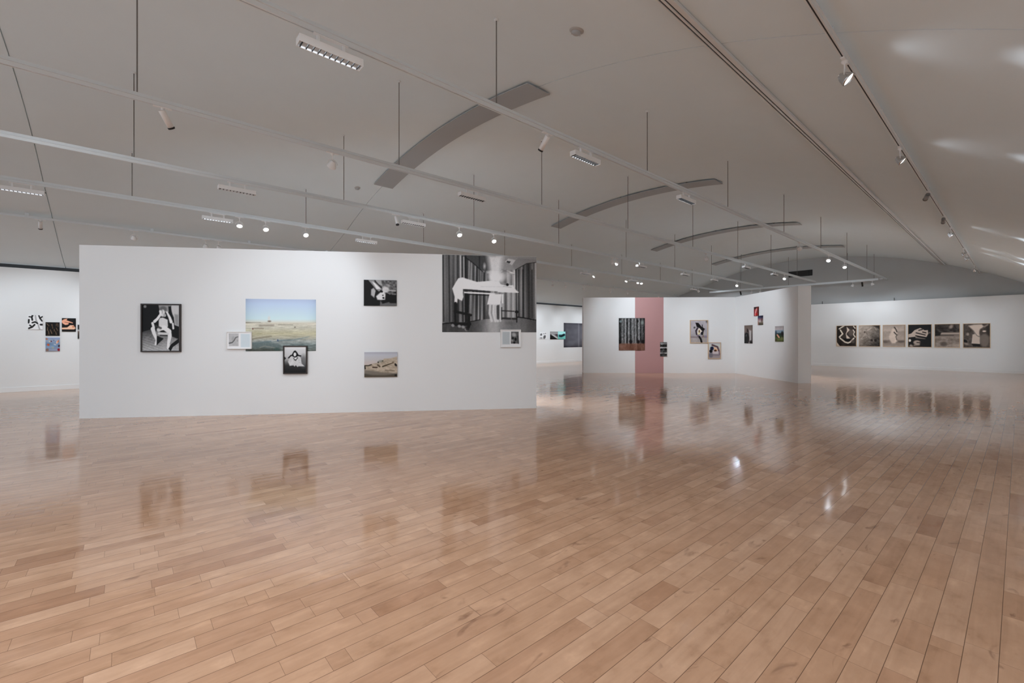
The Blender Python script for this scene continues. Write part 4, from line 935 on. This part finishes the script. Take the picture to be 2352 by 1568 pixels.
P1s = lambda s, z, back=False: tuple((A1+D1*s+(N1*T if back else Vector((0, 0))))) + (z,)
PLs = lambda s, z: tuple(K+DL*s)+(z,)
PRs = lambda s, z: tuple(K+DR*s)+(z,)
PBs = lambda s, z: tuple(K+(DR*s if s > 0 else DL*s)+(NR if s > 0 else NL)*T)+(z,)      # its back
SP = [  # track, y, target, label, kind, lit
 (4, 0.32, P1s(3.8, 0.6), 'white cylinder spot with black end at upper left, next to a suspension rod', 'can', True, 56),
 (4, 2.22, P1s(3.2, 1.9), 'unlit-looking round spot on the second track left of the nearest curved panel', 'par', True, 60),
 (3, 4.09, P1s(5.9, 0.7), 'white cylinder spot with black end on the front track beside a louvred light', 'can', True, 75),
 (3, 14.0, (-4.2, 19, 2.0), 'small round spot under the front track above the third curved panel', 'par', True, 30),
 (3, 16.83, (-3.6, 13.5, 1.0), 'bright round lamp on the front track right of the dark grille', 'par', True, 36),
 (3, 18.80, (-3.4, 16.5, 1.0), 'brightest end lamp on the front track, right of its neighbour', 'par', True, 36),
 (4, 13.64, PRs(0.8, 1.6), 'small unlit-looking spot beside the left end of the farthest curved panel', 'par', True, 36),
 (4, 20.63, PBs(1.0, 1.3), 'bright round lamp just left of the dark grille on the second track', 'par', True, 65),
 (5, 4.36, P1s(5.9, 1.0, True), 'lit slim cylinder spot beside a louvred light above the long partition', 'can', True, 50),
 (5, 5.99, P1s(7.2, 1.6, True), 'bright round lamp above the mural, left one of two', 'par', True, 40),
 (5, 7.04, P1s(7.9, 1.3, True), 'bright round lamp above the mural, right one of two', 'par', True, 40),
 (5, 12.0, (-9.7, 15.4, 1.6), 'small lamp above the pictures in the gap, left of a touching pair', 'par', True, 40),
 (5, 12.24, (-8.6, 16.6, 1.6), 'small lamp above the pictures in the gap, right of a touching pair', 'par', True, 40),
 (5, 21.73, PBs(-1.0, 1.3), 'large bright lamp above the inner corner of the angled partition', 'par', True, 65),
 (6, 1.88, P1s(2.6, 1.2, True), 'bright lamp over the long partition, leftmost of three', 'par', True, 26),
 (6, 2.39, P1s(3.6, 1.2, True), 'bright lamp over the long partition, middle of three', 'par', True, 26),
 (6, 3.24, P1s(4.6, 1.2, True), 'bright lamp over the long partition, rightmost of three', 'par', True, 26),
 (6, 14.14, (-12.0, 11.0, 0.8), 'single bright lamp on the fourth track over the gap', 'par', True, 36),
 (6, 16.35, (-11.4, 14.4, 1.0), 'bright lamp of the distant cluster, left of its pair', 'par', True, 30),
 (6, 17.22, (-10.4, 15.5, 1.0), 'bright lamp of the distant cluster, left half of the touching pair', 'par', True, 30),
 (6, 17.50, (-10.0, 15.9, 1.0), 'bright lamp of the distant cluster, right half of the touching pair', 'par', True, 30),
 (6, 22.87, (-10.8, 26.1, 1.8), 'distant lamp above the pink band', 'par', True, 36),
 (7, -1.40, (-17.0, -1.6, 1.7), 'dark-ended cylinder spot at the far left on the low left track', 'can', True, 56),
 (7, 0.16, (-17.0, 0.5, 1.6), 'spot casting a glow above the left end of the long partition', 'par', True, 40),
 (7, 1.60, (-17.0, 1.9, 1.6), 'left spot of the close pair peeping over the long partition', 'par', True, 36),
 (7, 1.88, (-17.0, 3.6, 1.6), 'right spot of the close pair peeping over the long partition', 'par', True, 36),
 (7, 14.80, (-17.0, 14.4, 1.7), 'left-wall spot seen over the gap, first from the left', 'par', True, 40),
 (7, 15.66, (-17.0, 15.6, 1.7), 'left-wall spot seen over the gap, second from the left', 'par', True, 40),
 (7, 16.96, (-17.0, 17.2, 1.7), 'left-wall spot seen over the gap, third from the left', 'par', True, 40),
 (7, 19.14, (-17.0, 19.3, 1.7), 'left-wall spot just over the left end of the angled partition', 'par', True, 40),
 (7, 20.67, (-17.0, 21.0, 1.7), 'left-wall spot above the woodland print', 'par', True, 34),
 (7, 23.86, (-17.0, 24.4, 1.7), 'farthest left-wall spot, right above the pink band', 'par', True, 34),
 (2, 5.12, (2.0, 5.6, 1.5), 'nearest shining round lamp on the right-hand track', 'par', True, 26),
 (2, 8.05, (2.0, 8.6, 1.5), 'second shining round lamp on the right-hand track', 'par', True, 26),
 (2, 10.86, (-5.6, 26.1, 1.05), 'first dark cylinder spot down the right-hand track', 'can', True, 60),
 (2, 13.34, (-2.6, 26.1, 1.05), 'second dark cylinder spot down the right-hand track', 'can', True, 60),
 (2, 14.80, (2.0, 15.4, 1.5), 'shining round lamp just past the cylinder spots on the right-hand track', 'par', True, 26),
 (2, 18.50, (2.0, 19.0, 1.5), 'bright lamp near the end of the right-hand track, upper of a close pair', 'par', True, 40),
 (2, 19.63, (2.0, 20.4, 1.5), 'shining lamp near the end of the right-hand track, lower of a close pair', 'par', True, 40),
 (2, 23.21, (-0.6, 26.1, 1.2), 'last lamp at the far end of the right-hand track', 'par', True, 36),
]
for k, y, tg, lb, kd, lit, wt in SP:
    if k == 2 and kd == 'can': wt = 560
    elif k == 2: wt = 250 if y < 12 else 520 if y < 22 else 30; tg = (2.0, tg[1], 1.0) if kd == 'par' and y < 22 else tg
    elif k == 3 and y > 10: wt = 1.5
    elif k == 4 and 13 < y < 15: wt = 130
    elif k == 4 and y > 20: wt = 520
    elif k == 6 and 14 < y < 20: wt = 12
    elif k == 7: wt *= 2.2 if y < 10 else 3.2; tg = (tg[0], tg[1], 1.0)
    elif k == 5 and 11 < y < 13: wt = 145
    elif k == 5 and y > 20: wt = 90
    elif k in (5, 6, 7) or y > 10: wt *= 4.0
    spotlight(k, y, tg, lb, kd, True, wt, body='darkgrey' if k == 2 else 'fit', angle=27 if (k == 2 and kd == 'can') else 66 if k == 2 else 78 if k == 7 else 85)
CT = [(-9.90, 'black spot on the cross track beside a large bright lamp', 'can', (-9.9, 26.1, 1.7), 25),
      (-9.33, 'small lit spot on the cross track above the shaded partition face, left', 'par', (-9.3, 26.1, 1.0), 50),
      (-8.90, 'small lit spot on the cross track above the shaded partition face, right', 'par', (-8.6, 26.1, 1.0), 50),
      (-5.01, 'small lit spot near the right end of the cross track, left of a black one', 'par', (-6.7, 26.1, 0.5), 75),
      (-4.67, 'black spot near the right end of the cross track', 'can', (-4.6, 26.1, 1.0), 70),
      (-4.31, 'small lit spot at the right end of the cross track', 'par', (-2.5, 26.1, 0.5), 75)]
for x, lb, kd, tg, wt in CT:
    spotlight(4, 24.95, tg, lb, kd, True, wt*0.28, angle=125, xo=x, axis='X', z=3.94, body='black')

# ------------------------------------------------------------------ curved panels, detectors, grille
pl = ['nearest and largest curved grey panel across the crown of the vault', 'second curved grey panel from the camera',
      'third curved grey panel from the camera', 'farthest and smallest curved grey panel']
for (yc, hw), lb in zip(((4.80, 0.24), (10.98, 0.23), (17.08, 0.235), (22.72, 0.25)), pl):
    t = thing('ceiling_panel', lb, 'ceiling panel', (-7.6, yc, 5.2), 0, 'curved grey panels across the vault')
    xs = np.linspace(-10.32, -4.87, 34); bm = bmesh.new(); R_ = []
    for x in xs:
        zb = ceil_z(x)-0.042; R_.append([bm.verts.new((x+7.6, s*hw, zb-5.2+dz)) for s, dz in ((-1, 0), (1, 0), (1, 0.014), (-1, 0.014))])
    for a, b_ in zip(R_[:-1], R_[1:]):
        for i in range(4): j = (i+1) % 4; bm.faces.new((a[i], b_[i], b_[j], a[j]))
    bm.faces.new(R_[0]); bm.faces.new(R_[-1][::-1]); bmesh.ops.recalc_face_normals(bm, faces=bm.faces[:])
    obj('panel_sheet', bm, M['panel'], t)
    for x in (-9.6, -7.6, -5.6):
        obj('fixing_bracket', box(x+7.6-0.02, x+7.6+0.02, -hw+0.04, hw-0.04, ceil_z(x)-5.2-0.03, ceil_z(x)-5.2+0.004), M['rod'], t)

def detector(x, y, r, label):
    zc = ceil_z(x); sl = (ceil_z(x+0.05)-ceil_z(x-0.05))/0.1
    rot = Matrix.Rotation(-math.atan(sl), 4, 'Y')
    t = thing('smoke_detector', label, 'smoke detector', (x, y, zc), 0, 'ceiling detectors')
    m = rot
    obj('base_plate', lathe([(0, 0.006), (r*1.35, 0.004), (r*1.35, -0.008), (r, -0.014), (0, -0.014)], 28, m), M['detector'], t, True)
    obj('sensor_head', lathe([(r*0.8, -0.012), (r*0.78, -0.035), (r*0.6, -0.045), (0, -0.047)], 28, m), M['panel'], t, True)
    bm = box(-r*0.9, r*0.9, -0.006, 0.006, -0.050, -0.012, 0.002)
    for v in bm.verts: v.co = m @ Matrix.Rotation(0.9, 4, 'Z') @ v.co
    obj('bridge', bm, M['detector'], t)
detector(-3.36, 3.92, 0.062, 'round ceiling detector alone at the top right of the middle')
detector(-10.70, 4.30, 0.05, 'small dark detector left of the nearest curved panel')

t = thing('wall_grille', 'dark rectangular ventilation grille high on the grey end wall', 'ventilation grille', (-7.51, Y_TYMP, 4.58), 0)
bm = bmesh.new(); w, h = 1.08, 0.30
for a in ((-w/2, w/2, -0.03, 0.0, 0, 0.02), (-w/2, w/2, -0.03, 0.0, h-0.02, h), (-w/2, -w/2+0.02, -0.03, 0, 0.02, h-0.02), (w/2-0.02, w/2, -0.03, 0, 0.02, h-0.02), (w/2-0.17, w/2-0.14, -0.03, 0, 0.02, h-0.02)):
    add_box(bm, *a)
obj('grille_frame', bm, M['vent'], t)
bm = bmesh.new()
for q in range(9): add_box(bm, -w/2+0.02, w/2-0.02, -0.024, -0.004, 0.03+q*0.028, 0.038+q*0.028)
add_box(bm, -w/2+0.02, w/2-0.02, -0.003, 0.0, 0.02, h-0.02)
obj('louvre', bm, M['vent'], t)
for x, lb in ((-6.53, 'short dark pipe stub behind the top of the end wall, left one'), (-3.77, 'short dark pipe stub behind the top of the end wall, right one')):
    t = thing('pipe_stub', lb, 'pipe', (x, Y_END+0.25, 0.0), 0, 'pipe stubs behind the end wall')
    bm = add_tube(bmesh.new(), (0, 0, 0.0), (0, 0, 3.22), 0.016, 10)
    obj('pipe', bm, M['rod'], t)
